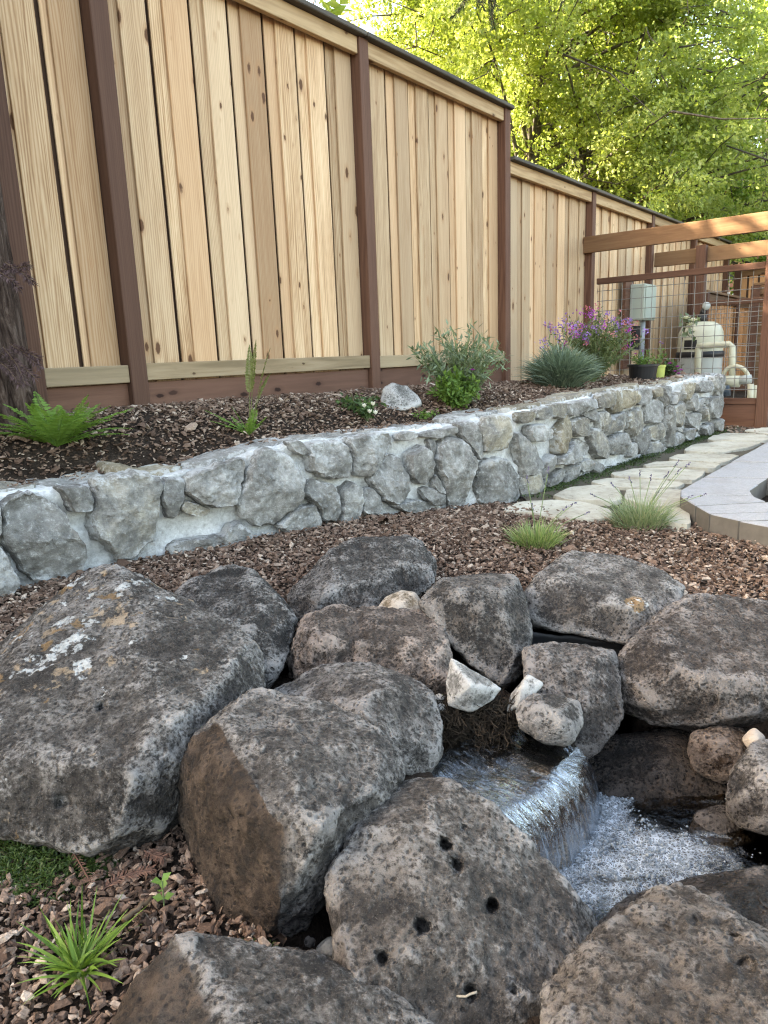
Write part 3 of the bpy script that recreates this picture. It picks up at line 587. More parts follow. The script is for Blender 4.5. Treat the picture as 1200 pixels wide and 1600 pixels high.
LJ = [(1290, 92), (1200, 140), (1150, 167), (1092, 198), (1030, 232), (982, 258), (905, 300), (852, 330), (800, 360)]
def paver(p):
    P = orient(cpx(p)); C = P.mean(0); P = C + (P - C) * (1 - .010 / np.linalg.norm(P - C, axis=1)[:, None]); n = len(P); inn = C + (P - C) * (1 - .004 / max(.05, np.linalg.norm(P - C, axis=1).min()))
    V = np.concatenate([np.column_stack([P, np.full(n, -.05)]), np.column_stack([P, np.full(n, PZ - .004)]), np.column_stack([inn, np.full(n, PZ)])])
    V[2 * n:, 2] += rng.normal(0, .0012)
    me = bpy.data.meshes.new('paver'); org = np.array([*C, 0])
    me.from_pydata((V - org).tolist(), [], [[i + k_ * n, (i + 1) % n + k_ * n, (i + 1) % n + (k_ + 1) * n, i + (k_ + 1) * n] for k_ in (0, 1) for i in range(n)] + [list(range(2 * n, 3 * n))])
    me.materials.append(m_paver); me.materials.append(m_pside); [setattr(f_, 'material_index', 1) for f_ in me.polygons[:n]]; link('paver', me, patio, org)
for i in range(len(LJ) - 1):
    (x0, y0), (x1, y1) = LJ[i], LJ[i + 1]; xr = 1480 if y1 <= 300 else None
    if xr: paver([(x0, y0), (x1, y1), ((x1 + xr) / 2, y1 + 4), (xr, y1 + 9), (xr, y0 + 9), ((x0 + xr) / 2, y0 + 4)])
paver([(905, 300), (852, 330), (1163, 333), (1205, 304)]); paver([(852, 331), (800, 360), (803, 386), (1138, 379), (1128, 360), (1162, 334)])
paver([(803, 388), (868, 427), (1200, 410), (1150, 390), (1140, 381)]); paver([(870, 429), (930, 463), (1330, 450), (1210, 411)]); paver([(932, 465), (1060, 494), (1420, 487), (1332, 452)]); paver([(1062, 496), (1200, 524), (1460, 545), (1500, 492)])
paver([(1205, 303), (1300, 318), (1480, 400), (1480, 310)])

# ------------------------------------------------------------------ boulders
def evaluated(obj):
    dg = bpy.context.evaluated_depsgraph_get(); return bpy.data.meshes.new_from_object(obj.evaluated_get(dg))
def hull_mesh(groups, vox, smooth):
    bm = bmesh.new()
    for pts in groups:
        b2 = bmesh.new(); vs_ = [b2.verts.new(p) for p in pts]; r = bmesh.ops.convex_hull(b2, input=vs_)
        bmesh.ops.delete(b2, geom=[g for g in set(r['geom_interior'] + r['geom_unused']) if isinstance(g, bmesh.types.BMVert)], context='VERTS')
        t = bpy.data.meshes.new('t'); b2.to_mesh(t); b2.free(); bm.from_mesh(t); bpy.data.meshes.remove(t)
    me = bpy.data.meshes.new('t'); bm.to_mesh(me); bm.free(); o = link('t', me)
    m1 = o.modifiers.new('r', 'REMESH'); m1.mode = 'VOXEL'; m1.voxel_size = vox; m1.use_smooth_shade = True
    m2 = o.modifiers.new('s', 'SMOOTH'); m2.factor = .5; m2.iterations = max(1, smooth - 3)
    out = evaluated(o); bpy.data.objects.remove(o); bpy.data.meshes.remove(me); return out
def edges_of(me):
    e = np.empty(len(me.edges) * 2, np.int32); me.edges.foreach_get('vertices', e); return e.reshape(-1, 2)
def lap(X, E, deg):
    S = np.zeros_like(X); np.add.at(S, E[:, 0], X[E[:, 1]]); np.add.at(S, E[:, 1], X[E[:, 0]]); return S / deg[:, None]
def boulder(name, label, fronts, thick, mat, vox=.006, smooth=5, amp=1.0, brown=None, holes=(), wetz=None, lich=None, cat='boulder', drop=.0, seed=None, grow=.008, chisel=34):
    groups = []; vox = vox * 1.18
    if isinstance(fronts[0], tuple): fronts = [fronts]
    for fr in fronts:
        A = np.array([at(*p) for p in fr]); c2 = np.array(fr)[:, :2].mean(0); dm = max(p[2] for p in fr)
        Bk = [at(c2[0] + (x - c2[0]) * .86, c2[1] + (y - c2[1]) * .86, max(d, dm - thick * .2) + thick * (.65 if d > dm - .05 else .8)) for x, y, d in fr]
        pts = np.concatenate([A, Bk])
        if drop: lowp = A[A[:, 2] < np.median(A[:, 2])].copy(); lowp[:, 2] -= drop; pts = np.concatenate([pts, lowp * [1, 1, 1] + [0, .04, 0]])
        groups.append(pts.tolist())
    me = hull_mesh(groups, vox, smooth); n = len(me.vertices)
    V = np.empty(n * 3, np.float32); me.vertices.foreach_get('co', V); V = V.reshape(-1, 3).astype(float); Nn = np.empty(n * 3, np.float32); me.vertices.foreach_get('normal', Nn); Nn = Nn.reshape(-1, 3).astype(float)
    k = (seed if seed is not None else sum(map(ord, label))) * 1.37 % 200; Q_ = V + k; gg = np.random.default_rng(int(k * 100)); Cc = V.mean(0)
    sz = np.ptp(V, axis=0).max(); lo_ = fbm((V + k) * 7, 3); V = V + Nn * ((lo_ * .008 + np.minimum(0, fbm((V + k) * 11 + 5, 3) + .1) * .008) * amp * min(1, sz / .35))[:, None]
    e0, e1 = V.min(0), V.max(0)
    for _ in range(chisel):                            # cleaved planes leave flat faces with crisp edges
        dv = gg.normal(size=3); dv /= np.linalg.norm(dv); vw = Cc - CAM; vw /= np.linalg.norm(vw); h_ = V @ dv; ex = h_ - (h_.max() - sz * gg.uniform(.012, .046) * (.35 + .65 * abs(dv @ vw))); V = V - np.where(ex > 0, ex, 0)[:, None] * dv * .94
    f0, f1 = V.min(0), V.max(0); V = e0 + (V - f0) * ((e1 - e0) / (f1 - f0))
    Q_ = V + k
    a = amp * min(1, sz / .35)
    D = np.abs(fbm(Q_ * 17, 5, .62)) * -.0075 + fbm(Q_ * 48, 3, .6) * .0022 + np.minimum(0, pn(Q_ * 75) + .12) * .0060
    E = edges_of(me); deg = np.bincount(E.ravel(), minlength=n).astype(float); deg[deg == 0] = 1; Nn = lap(lap(lap(Nn, E, deg), E, deg), E, deg); Nn /= np.linalg.norm(Nn, axis=1)[:, None] + 1e-9
    V = V + Nn * (D * a + grow)[:, None]
    X = V.copy()
    for _ in range(3): X = lap(X, E, deg)
    Y = X.copy()
    for _ in range(14): Y = lap(Y, E, deg)
    c1 = np.einsum('ij,ij->i', X - Y, Nn)[:, None]
    for _ in range(3): c1 = lap(c1, E, deg)
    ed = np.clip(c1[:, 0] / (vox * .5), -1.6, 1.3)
    for hx, hy, hr, hd in holes:
        r = ray(hx, hy); r = r / np.linalg.norm(r); w = V - CAM; t = w @ r; dist = np.linalg.norm(w - t[:, None] * r, axis=1); near = dist < hr * 1.5
        if near.any():
            tm = t[near].min(); msk = (dist < hr * 1.8) & (t < tm + .12); V[msk] += (r * (hd if hd < 1 else hd * hr))[None] * (sstep(hr * 1.15, hr * .8, dist[msk] * (1 + .25 * pn(V[msk] * 70)) * (1 + .4 * (((V[msk] - CAM) - ((V[msk] - CAM) @ r)[:, None] * r) @ np.array([math.sin(hx), 0, math.cos(hx)]) / (hr * 1.2)) ** 2)))[:, None]
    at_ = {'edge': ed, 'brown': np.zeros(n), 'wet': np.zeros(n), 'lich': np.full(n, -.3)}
    if brown is not None: at_['brown'] = brown(V, Nn)
    if wetz is not None: at_['wet'] = sstep(wetz + .07, wetz - .0, V[:, 2] + .03 * lo_)
    if lich is not None: at_['lich'] = lich(V)
    org = np.array([*V[:, :2].mean(0), V[:, 2].min()]); me.vertices.foreach_set('co', (V - org).astype(np.float32).ravel())
    for kx, vx in at_.items():
        aa = me.attributes.new(kx, 'FLOAT', 'POINT'); aa.data.foreach_set('value', vx.astype(np.float32))
    me.materials.clear(); me.materials.append(mat); me.polygons.foreach_set('use_smooth', np.ones(len(me.polygons), bool)); me.update()
    me.name = name; return tag(link(name, me, None, org), label, cat)
def toward(dirv, lo=.2, hi=.6):
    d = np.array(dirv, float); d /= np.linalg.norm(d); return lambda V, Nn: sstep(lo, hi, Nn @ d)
B = boulder
B('boulder', 'largest boulder at left, broad sloping grey face spotted with white and orange lichen', [(-90, 1100, 1.62), (0, 1068, 1.60), (38, 1010, 1.62), (88, 958, 1.68), (102, 922, 1.72), (150, 888, 1.74), (188, 890, 1.72), (330, 958, 1.60), (398, 1008, 1.52), (404, 1078, 1.44), (365, 1115, 1.36), (300, 1180, 1.26), (285, 1230, 1.20), (262, 1290, 1.17), (215, 1322, 1.16), (100, 1322, 1.16), (0, 1300, 1.17), (-90, 1290, 1.2), (150, 1245, 1.10), (0, 1235, 1.12), (240, 1190, 1.15), (-90, 1200, 1.18), (330, 1075, 1.36)],
  .42, m_basalt_l, .0065, 5, 1.0, lich=lambda V: -.045 + .075 * sstep(.42, .05, np.linalg.norm(V - at(110, 1010, 1.55), axis=1)) + .035 * sstep(.25, .05, np.linalg.norm(V - at(30, 1160, 1.35), axis=1)), holes=[(158, 1105, .008, .02), (98, 1250, .012, .015)])
B('boulder', 'rounded grey boulder tucked behind the top right shoulder of the big lichen covered boulder', [(272, 935, 2.0), (300, 905, 2.05), (360, 884, 2.1), (397, 892, 2.05), (432, 927, 1.98), (462, 962, 1.9), (452, 1005, 1.8), (420, 1060, 1.72), (395, 1090, 1.7), (390, 985, 1.78), (330, 960, 1.85), (330, 1060, 1.8)], .35, m_basalt, .006)
B('boulder', 'tall wedge shaped boulder with dark brown left face and pale ridge, in the centre front', [(284, 1200, 1.20), (300, 1158, 1.22), (350, 1122, 1.22), (395, 1086, 1.34), (440, 1083, 1.38), (505, 1090, 1.36), (562, 1120, 1.31), (612, 1160, 1.24), (634, 1203, 1.18), (572, 1262, 1.10), (545, 1312, 1.08), (530, 1372, 1.06), (492, 1442, 1.04), (436, 1487, 1.02), (372, 1472, 1.07), (330, 1422, 1.10), (300, 1332, 1.15), (284, 1262, 1.18), (352, 1136, 1.19), (385, 1195, 1.07), (410, 1250, 1.0), (456, 1310, .955), (446, 1400, .965), (438, 1470, .99)],
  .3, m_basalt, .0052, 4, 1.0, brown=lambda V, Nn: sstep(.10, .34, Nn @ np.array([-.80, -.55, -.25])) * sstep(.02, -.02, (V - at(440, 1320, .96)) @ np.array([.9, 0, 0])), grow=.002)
B('boulder', 'grey boulder with a sharp pale corner, between the wedge boulder and the root tangle', [(422, 1082, 1.62), (500, 1044, 1.66), (580, 1038, 1.66), (628, 1054, 1.62), (672, 1080, 1.56), (686, 1130, 1.50), (684, 1172, 1.46), (664, 1208, 1.43), (628, 1222, 1.42), (560, 1210, 1.44), (612, 1068, 1.48), (590, 1108, 1.38), (602, 1150, 1.37), (630, 1200, 1.39), (470, 1120, 1.5)], .3, m_granite if False else m_basalt, .0055, 3, .8, wetz=-.06)
B('boulder', 'rough brown porous boulder lying across the middle of the pile', [[(450, 1020, 1.82), (482, 970, 1.88), (530, 950, 1.92), (562, 960, 1.9), (560, 1010, 1.78), (540, 1060, 1.74), (480, 1068, 1.76), (455, 1055, 1.78), (500, 1000, 1.76)], [(540, 960, 1.9), (600, 954, 1.92), (652, 958, 1.9), (690, 984, 1.84), (697, 1020, 1.76), (704, 1075, 1.70), (690, 1092, 1.69), (640, 1080, 1.7), (560, 1070, 1.72), (560, 1010, 1.76), (650, 1005, 1.74)]], .3, m_tuff, .0055, 3, 1.25)
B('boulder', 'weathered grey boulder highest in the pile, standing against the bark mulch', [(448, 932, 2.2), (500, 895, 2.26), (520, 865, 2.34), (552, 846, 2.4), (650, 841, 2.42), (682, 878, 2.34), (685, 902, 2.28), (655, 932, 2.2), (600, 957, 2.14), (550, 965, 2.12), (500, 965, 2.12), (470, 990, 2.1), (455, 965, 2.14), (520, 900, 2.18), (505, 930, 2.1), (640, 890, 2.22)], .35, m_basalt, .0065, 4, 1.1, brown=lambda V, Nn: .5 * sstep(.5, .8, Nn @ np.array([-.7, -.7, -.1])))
B('rock', 'small tan rock wedged among the grey boulders at the top of the pile', [(590, 955, 2.0), (605, 935, 2.02), (628, 926, 2.04), (648, 928, 2.03), (658, 945, 2.0), (652, 963, 1.97), (620, 966, 1.95), (625, 945, 1.96)], .12, m_tan, .004, 3, .7, cat='rock')
B('boulder', 'smooth squarish grey brown boulder, upright right of the porous one', [(656, 942, 1.9), (690, 905, 1.98), (760, 899, 2.02), (806, 902, 2.0), (822, 940, 1.94), (829, 988, 1.86), (822, 1040, 1.8), (792, 1068, 1.77), (740, 1034, 1.78), (695, 992, 1.82), (715, 925, 1.86), (780, 1000, 1.76), (700, 975, 1.8), (800, 925, 1.88)], .32, m_basalt, .006, 5, .8, brown=lambda V, Nn: .38 * np.ones(len(V)))
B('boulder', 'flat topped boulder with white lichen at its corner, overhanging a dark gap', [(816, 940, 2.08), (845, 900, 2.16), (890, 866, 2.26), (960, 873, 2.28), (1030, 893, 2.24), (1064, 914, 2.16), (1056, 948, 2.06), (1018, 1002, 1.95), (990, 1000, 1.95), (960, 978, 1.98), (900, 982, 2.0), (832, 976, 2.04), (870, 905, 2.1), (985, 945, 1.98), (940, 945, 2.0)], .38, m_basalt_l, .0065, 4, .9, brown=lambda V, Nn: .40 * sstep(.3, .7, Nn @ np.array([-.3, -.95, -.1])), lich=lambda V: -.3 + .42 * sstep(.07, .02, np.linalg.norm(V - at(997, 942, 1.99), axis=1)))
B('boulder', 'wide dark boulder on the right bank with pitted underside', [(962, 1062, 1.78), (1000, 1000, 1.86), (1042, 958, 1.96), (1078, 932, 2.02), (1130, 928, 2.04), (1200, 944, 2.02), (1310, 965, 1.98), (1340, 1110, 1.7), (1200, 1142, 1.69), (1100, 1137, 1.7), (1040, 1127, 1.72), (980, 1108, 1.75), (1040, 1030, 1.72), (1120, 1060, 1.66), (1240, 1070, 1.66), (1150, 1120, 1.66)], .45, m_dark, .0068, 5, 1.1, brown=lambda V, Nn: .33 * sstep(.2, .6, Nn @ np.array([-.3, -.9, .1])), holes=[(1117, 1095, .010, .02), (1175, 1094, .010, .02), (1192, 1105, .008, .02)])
B('boulder', 'dark porous boulder standing in the stream below the flat topped one', [(822, 1012, 1.74), (880, 1004, 1.82), (955, 1019, 1.8), (970, 1075, 1.72), (969, 1116, 1.67), (930, 1166, 1.61), (900, 1184, 1.59), (860, 1155, 1.6), (828, 1100, 1.64), (880, 1045, 1.68), (940, 1080, 1.66)], .28, m_dark, .0052, 4, 1.0, wetz=-.05)
B('rock', 'fist sized bluish grey rock leaning on the dark porous boulder above the waterfall', [(808, 1108, 1.54), (830, 1087, 1.57), (870, 1090, 1.58), (900, 1100, 1.57), (906, 1130, 1.53), (888, 1158, 1.5), (850, 1156, 1.5), (815, 1135, 1.51), (860, 1110, 1.49), (880, 1135, 1.48)], .14, m_basalt, .004, 4, .7, cat='rock', wetz=-.05)
B('rock', 'white angular rock perched above the root tangle', [(704, 1028, 1.62), (745, 1054, 1.6), (784, 1076, 1.58), (770, 1092, 1.57), (735, 1112, 1.56), (700, 1102, 1.57), (699, 1068, 1.59), (735, 1072, 1.53)], .1, m_white, .0032, 1, .9, cat='rock', chisel=0, grow=.003)
B('rock', 'pale thin shard of rock beside the bluish grey rock', [(793, 1112, 1.60), (800, 1085, 1.60), (825, 1054, 1.61), (849, 1068, 1.6), (835, 1085, 1.58), (808, 1105, 1.57), (815, 1075, 1.57)], .06, m_white, .003, 1, .8, cat='rock', chisel=0, grow=.003)
B('rock', 'reddish brown wet rock lying at the back edge of the pool on the right', [(1078, 1170, 1.66), (1085, 1148, 1.68), (1130, 1135, 1.7), (1165, 1145, 1.7), (1182, 1175, 1.66), (1165, 1200, 1.62), (1130, 1218, 1.6), (1090, 1205, 1.62), (1125, 1160, 1.62), (1150, 1180, 1.6)], .16, m_tuff, .0045, 4, .7, cat='rock', wetz=-.1)
B('pebble', 'round cream pebble beside the reddish brown wet rock', [(1165, 1155, 1.62), (1178, 1142, 1.63), (1190, 1152, 1.62), (1188, 1166, 1.6), (1175, 1170, 1.6), (1178, 1156, 1.59)], .03, m_tan, .0025, 4, .2, cat='pebble')
B('boulder', 'dark grey boulder cut by the right edge above the foam', [(1140, 1275, 1.48), (1145, 1215, 1.52), (1180, 1170, 1.56), (1230, 1165, 1.56), (1300, 1180, 1.5), (1320, 1290, 1.42), (1200, 1302, 1.42), (1160, 1295, 1.44), (1190, 1220, 1.45), (1230, 1260, 1.41)], .25, m_basalt, .0055, 4, .9, wetz=-.14)
B('rock', 'dark wet rock half submerged in the pool below the right bank', [(1085, 1300, 1.52), (1095, 1272, 1.55), (1130, 1262, 1.56), (1165, 1280, 1.53), (1178, 1310, 1.5), (1130, 1330, 1.48), (1130, 1285, 1.5)], .12, m_dark, .0045, 4, .7, cat='rock', wetz=-.05)
B('boulder', 'broad slab of wet red brown rock under the back bank of the pool', [(900, 1190, 1.72), (940, 1150, 1.78), (1060, 1135, 1.8), (1150, 1150, 1.8), (1170, 1250, 1.62), (1080, 1272, 1.6), (980, 1262, 1.61), (930, 1230, 1.64), (1040, 1180, 1.68)], .3, m_dark, .007, 5, .8, wetz=.1, brown=lambda V, Nn: .5 * np.ones(len(V)))
B('boulder', 'big front boulder with a smooth tilted face pierced by dark holes', [(514, 1345, 1.02), (545, 1318, 1.06), (560, 1270, 1.11), (585, 1235, 1.15), (622, 1213, 1.19), (702, 1222, 1.18), (762, 1258, 1.15), (812, 1308, 1.12), (862, 1368, 1.08), (902, 1418, 1.05), (930, 1480, 1.01), (902, 1518, .98), (872, 1548, .96), (856, 1600, .93), (842, 1660, .9), (560, 1660, .82), (530, 1510, .91), (528, 1440, .94), (514, 1385, .99), (560, 1345, .98), (575, 1500, .865), (780, 1580, .86), (720, 1400, .97), (850, 1480, .96)], .32, m_basalt, .0040, 5, .8,
  holes=[(695, 1320, .0090, 4), (714, 1352, .0085, 4), (769, 1417, .0085, 4), (768, 1410, .007, 4), (660, 1448, .0095, 4), (598, 1497, .007, 4), (736, 1550, .0085, 3), (802, 1547, .006, .02), (724, 1294, .005, .012)], brown=lambda V, Nn: .36 * sstep(.42, .1, (V - at(700, 1400, .97)) @ np.array([.8, .6, .2]) + .25))
B('boulder', 'brown and white split boulder at the bottom edge, lower left', [(160, 1640, .78), (198, 1552, .83), (290, 1458, .88), (342, 1490, .87), (420, 1492, .88), (482, 1488, .89), (552, 1512, .88), (612, 1552, .85), (668, 1605, .82), (700, 1720, .74), (150, 1720, .72), (330, 1530, .81), (375, 1600, .755), (400, 1700, .69), (560, 1640, .77)], .25, m_basalt, .0045, 4, .9, brown=lambda V, Nn: sstep(.2, .5, Nn @ np.array([-.75, -.6, .1])))
B('boulder', 'rough pitted boulder filling the bottom right corner', [(852, 1560, .88), (868, 1530, .9), (930, 1480, .94), (1000, 1420, .98), (1060, 1395, 1.0), (1105, 1420, .98), (1200, 1480, .93), (1310, 1530, .88), (1330, 1740, .7), (850, 1740, .72), (930, 1560, .84), (1060, 1500, .87), (1180, 1560, .8), (870, 1640, .78)], .25, m_basalt, .0045, 4, 1.25, holes=[(1150, 1470, .007, .012), (1165, 1510, .01, .014), (1085, 1440, .006, .01), (1040, 1450, .005, .01)], brown=lambda V, Nn: .34 * np.ones(len(V)))
B('boulder', 'smooth dark boulder rising from the stream behind the pitted corner one', [(932, 1462, 1.12), (960, 1420, 1.16), (1000, 1394, 1.19), (1100, 1374, 1.2), (1200, 1362, 1.18), (1320, 1366, 1.14), (1320, 1470, 1.02), (1100, 1500, 1.04), (960, 1500, 1.07), (1000, 1420, 1.12), (1150, 1410, 1.1)], .22, m_dark, .0055, 5, .7, wetz=-.07, brown=lambda V, Nn: .30 * np.ones(len(V)))
_d = float(bedpt(630, 641)[1] / ray(630, 641)[1]) - 4.3
B('rock', 'pale grey angular rock lying in the planting bed below the fence', [(596, 632, 4.35 + _d), (600, 606, 4.4 + _d), (612, 599, 4.42 + _d), (636, 604, 4.4 + _d), (655, 622, 4.35 + _d), (660, 634, 4.3 + _d), (630, 642, 4.28 + _d), (598, 640, 4.3 + _d), (615, 615, 4.33 + _d)], .18, m_granite, .008, 2, .8, cat='rock')
for i, (x, y, d, r, lab) in enumerate([(686, 1092, 1.63, .013, 'upper of two pale river pebbles left of the white angular rock'), (689, 1106, 1.6, .0095, 'lower of two pale river pebbles left of the white angular rock'), (438, 1040, 1.9, .020, 'pale river pebble deep in the gap beside the porous boulder')]):
    B('pebble', lab, [(x - r * 700 / d, y, d), (x, y - r * 480 / d, d), (x + r * 700 / d, y, d), (x, y + r * 480 / d, d), (x, y, d - r)], r, m_white, .0028, 6, .15, cat='pebble', seed=i)
for x, y, d, r, lab in [(516, 1484, 1.04, .018, 'green grey pebble in the dark gap under the wedge boulder'), (480, 1470, 1.06, .014, 'small dark pebble in the gap between the front boulders')]:
    B('pebble', lab, [(x - r * 900, y, d), (x, y - r * 700, d), (x + r * 900, y, d), (x, y + r * 600, d), (x, y, d - r)], r, m_granite if r > .015 else m_dark, .003, 5, .3, cat='pebble')

# ------------------------------------------------------------------ stream
def water_mat(name, tint, streak=False):
    k = NT(name); v = k.objco(False); uv = k.n('TexCoord').outputs['UV']
    n1 = k.noise(v, 28, 4, .6, .6); n2 = k.noise(v, 95, 3, .6)
    h = k.math('ADD', n1, k.math('MULTIPLY', n2, .35))
    if streak:
        a = k.n('CombineXYZ'); k.set(a, 0, k.attr('fu')); k.set(a, 1, k.attr('fv')); st = a.outputs[0]
        s1 = k.noise(k.vmath('MULTIPLY', st, [30, 3.6, 1]), 1, 5, .62, 1.2); s2 = k.noise(k.vmath('MULTIPLY', st, [70, 5, 1]), 1, 4, .6, .6)
        h = k.math('ADD', k.math('MULTIPLY', s1, 1.3), k.math('MULTIPLY', s2, .6))
    nb = k.bump(h, .55 if not streak else .6, .012 if not streak else .010)
    fr = k.n('Fresnel'); k.set(fr, 'IOR', 1.33); k.set(fr, 'Normal', nb)
    g = k.n('BsdfGlossy'); k.set(g, 'Color', (.85, .88, .92) if not streak else (.68, .72, .76)); k.set(g, 'Roughness', .06); k.set(g, 'Normal', nb)
    t = k.n('BsdfTransparent'); k.set(t, 'Color', tint); m = k.n('MixShader'); k.set(m, 0, fr.outputs[0]); k.t.links.new(t.outputs[0], m.inputs[1]); k.t.links.new(g.outputs[0], m.inputs[2]); sh = m.outputs[0]
    # aerated water is white: streaks on the fall, froth below it
    d = k.bsdf(k.mix(n2, (.22, .26, .30), (.50, .55, .60)), .25, nb, .5); am = k.attr('foam')
    if streak: f = k.math('MULTIPLY', k.step(k.math('ADD', k.math('MULTIPLY', s1, .6), k.math('MULTIPLY', s2, .4)), .53, .64), k.math('MULTIPLY', am, .62))
    else:
        vo = k.voro(v, 120, 'DISTANCE_TO_EDGE'); vo2 = k.voro(v, 260, 'DISTANCE_TO_EDGE'); cells = k.math('MAXIMUM', k.step(vo, .16, .05), k.math('MULTIPLY', k.step(vo2, .16, .05), .7))
        n5 = k.noise(v, 13, 5, .65, .8); f = k.step(k.math('ADD', am, k.math('MULTIPLY', k.math('SUBTRACT', n5, .5), 2.0)), .20, .95); f = k.math('MULTIPLY', f, k.math('ADD', k.math('MULTIPLY', cells, .8), .12))
    m2 = k.n('MixShader'); k.set(m2, 0, f); k.t.links.new(sh, m2.inputs[1]); k.t.links.new(d, m2.inputs[2]); return k.done(m2.outputs[0])
m_water = water_mat('stream water', (.62, .55, .45)); m_fall = water_mat('falling water', (.60, .53, .44), True)
ZU, ZL = -.055, -.20
k = NT('stream bed'); v = k.objco(False); vo = k.voro(v, 34, 'F1', 'Color'); n1 = k.noise(v, 60, 5, .7); c = k.mix(n1, (.018, .014, .010), (.07, .055, .04)); m_bed = k.done(k.bsdf(k.mix(.3, c, vo, 'MULTIPLY'), .5, k.bump(n1, 1, .01)))
lipP = [onz(x, y, ZU) for x, y in [(735, 1280), (775, 1262), (810, 1242), (838, 1220), (860, 1204), (877, 1192), (888, 1182), (894, 1174)]]
basP = [onz(x, y, ZL) for x, y in [(800, 1400), (842, 1380), (878, 1360), (910, 1334), (932, 1302), (941, 1268), (936, 1236), (922, 1212)]]
bakP = [onz(x, y, -.045) for x, y in [(640, 1235), (660, 1205), (690, 1180), (725, 1152), (770, 1130), (825, 1124), (900, 1160)]]
def rs3(P, n): P = np.array(P); u = np.linspace(0, len(P) - 1, n); return np.stack([np.interp(u, range(len(P)), P[:, j]) for j in range(3)], 1)
def sheet(name, rows, mat, amp, fu, foam, along=None):
    G = np.array(rows); nr, nc = G.shape[:2]; V = G.reshape(-1, 3); U = np.tile(np.linspace(0, 1, nc), nr); VV = np.repeat(np.linspace(0, 1, nr), nc)
    V = V.copy(); V[:, 2] += amp(V, U, VV); i = np.arange((nr - 1) * (nc - 1)); a = i // (nc - 1) * nc + i % (nc - 1)
    return tag(link(name, mesh_np(name, V, np.stack([a, a + 1, a + nc + 1, a + nc], 1), mat, True, {'fu': U, 'fv': VV, 'foam': foam(V, U, VV)})), kind='structure')
nc = 110; L_, B_, K_ = rs3(lipP, nc), rs3(basP, nc), rs3(bakP, nc)
for A in (L_, B_): A[:, :2] = sum(np.roll(np.pad(A[:, :2], ((8, 8), (0, 0)), 'edge'), k_, 0) for k_ in range(-8, 9))[8:-8] / 17 + np.column_stack([pn(np.column_stack([np.arange(nc) * .09 + j_ * 31 + A[0, 2] * 50, np.zeros(nc), np.zeros(nc)])) for j_ in (0, 1)]) * .012
rows = []
for t in np.linspace(0, 1, 80):                          # small step at the back, then a smooth run to the lip
    P = K_ * (1 - t) + L_ * t; P[:, 2] = ZU + .010 * (1 - sstep(.10, .40, t)); rows.append(P)
sheet('water', rows, m_fall, lambda V, U, T: fbm(np.column_stack([U * 13, T * 2.4, 0 * U]), 3) * .007 + fbm(np.column_stack([U * 40, T * 4, 0 * U]), 3) * .0009, None, lambda V, U, T: np.clip(.5 * sstep(.62, .42, U) * sstep(.0, .16, T) * sstep(.45, .25, T) + .25 * sstep(.75, 1, T) * sstep(.3, .7, U), 0, 1))
rows = []
for t in np.linspace(0, 1, 90):
    th = t * 1.32; h = math.sin(th) / math.sin(1.32); z = (1 - math.cos(th)) / (1 - math.cos(1.32)); P = L_ * (1 - h) + B_ * h; P[:, 2] = ZU - (ZU - ZL + .012) * z; rows.append(P)
sheet('waterfall', rows, m_fall, lambda V, U, T: (fbm(np.column_stack([U * 15, T * 1.4, 0 * U + 5]), 3) * .008 + fbm(np.column_stack([U * 46, T * 2.5, 0 * U]), 3) * .0014) * (.35 + T), None, lambda V, U, T: np.clip(.25 + .75 * T, 0, 1) * sstep(0, .2, U))
xs, ys = np.linspace(.05, 1.25, 220), np.linspace(.85, 1.85, 184); X, Y = np.meshgrid(xs, ys)
def foamf(V):
    d = np.linalg.norm(V[:, None, :2] - B_[None, 20::6, :2], axis=2).min(1); right = onz(1010, 1340, ZL)[:2]
    e = np.linalg.norm((V[:, :2] - right) * [.8, 1.3], axis=1); e2 = np.linalg.norm((V[:, :2] - onz(940, 1400, ZL)[:2]) * [1.1, 1], axis=1)
    return np.clip(np.maximum.reduce([sstep(.12, .0, d) * 1.0, sstep(.22, .03, e) * .85, sstep(.13, .02, e2) * .7]), 0, 1) * sstep(1.72, 1.5, V[:, 1])
sheet('water', np.stack([X, Y, np.full_like(X, ZL)], 2), m_water, lambda V, U, T: (fbm(V * [14, 20, 1], 3) * .006 + fbm(V * [45, 60, 1], 3) * .0028) * (.35 + .65 * foamf(V)), None, lambda V, U, T: foamf(V))
# froth: thousands of bubbles riding on the pool
cand = np.column_stack([rng.uniform(.3, 1.2, 60000), rng.uniform(1.0, 1.75, 60000)]); fm = foamf(np.column_stack([cand, 0 * cand[:, 0]])); pat = fbm(np.column_stack([cand * 22, 0 * fm]), 3)
cand = cand[(fm + pat * 1.0 > .62) & (rng.random(60000) < np.clip(fm, .1, .6) ** 1.5)][:3600]
rad = np.exp(rng.normal(math.log(.0017), .45, len(cand)))
ico = [(math.cos(a) * math.cos(e), math.sin(a) * math.cos(e), math.sin(e)) for e in (-.2, .55) for a in np.arange(6) / 6 * 6.283] + [(0, 0, 1)]
icoF = np.array([(j, (j + 1) % 6, 6 + (j + 1) % 6) for j in range(6)] + [(j, 6 + (j + 1) % 6, 6 + j) for j in range(6)] + [(6 + j, 6 + (j + 1) % 6, 12) for j in range(6)])
Vb = (np.array(ico)[None] * rad[:, None, None] + np.column_stack([cand, np.full(len(cand), ZL) + fbm(np.column_stack([cand * [14, 20], 0 * rad]), 3) * .006 + .001])[:, None]).reshape(-1, 3)
k = NT('froth bubbles'); g_ = k.bsdf((.38, .44, .49), .08, None, .6, Transmission_Weight=.6); m_froth = k.done(g_)
tag(link('foam', mesh_np('foam', Vb, (np.arange(len(cand))[:, None, None] * 13 + icoF).reshape(-1, 3), m_froth, True)), kind='stuff')
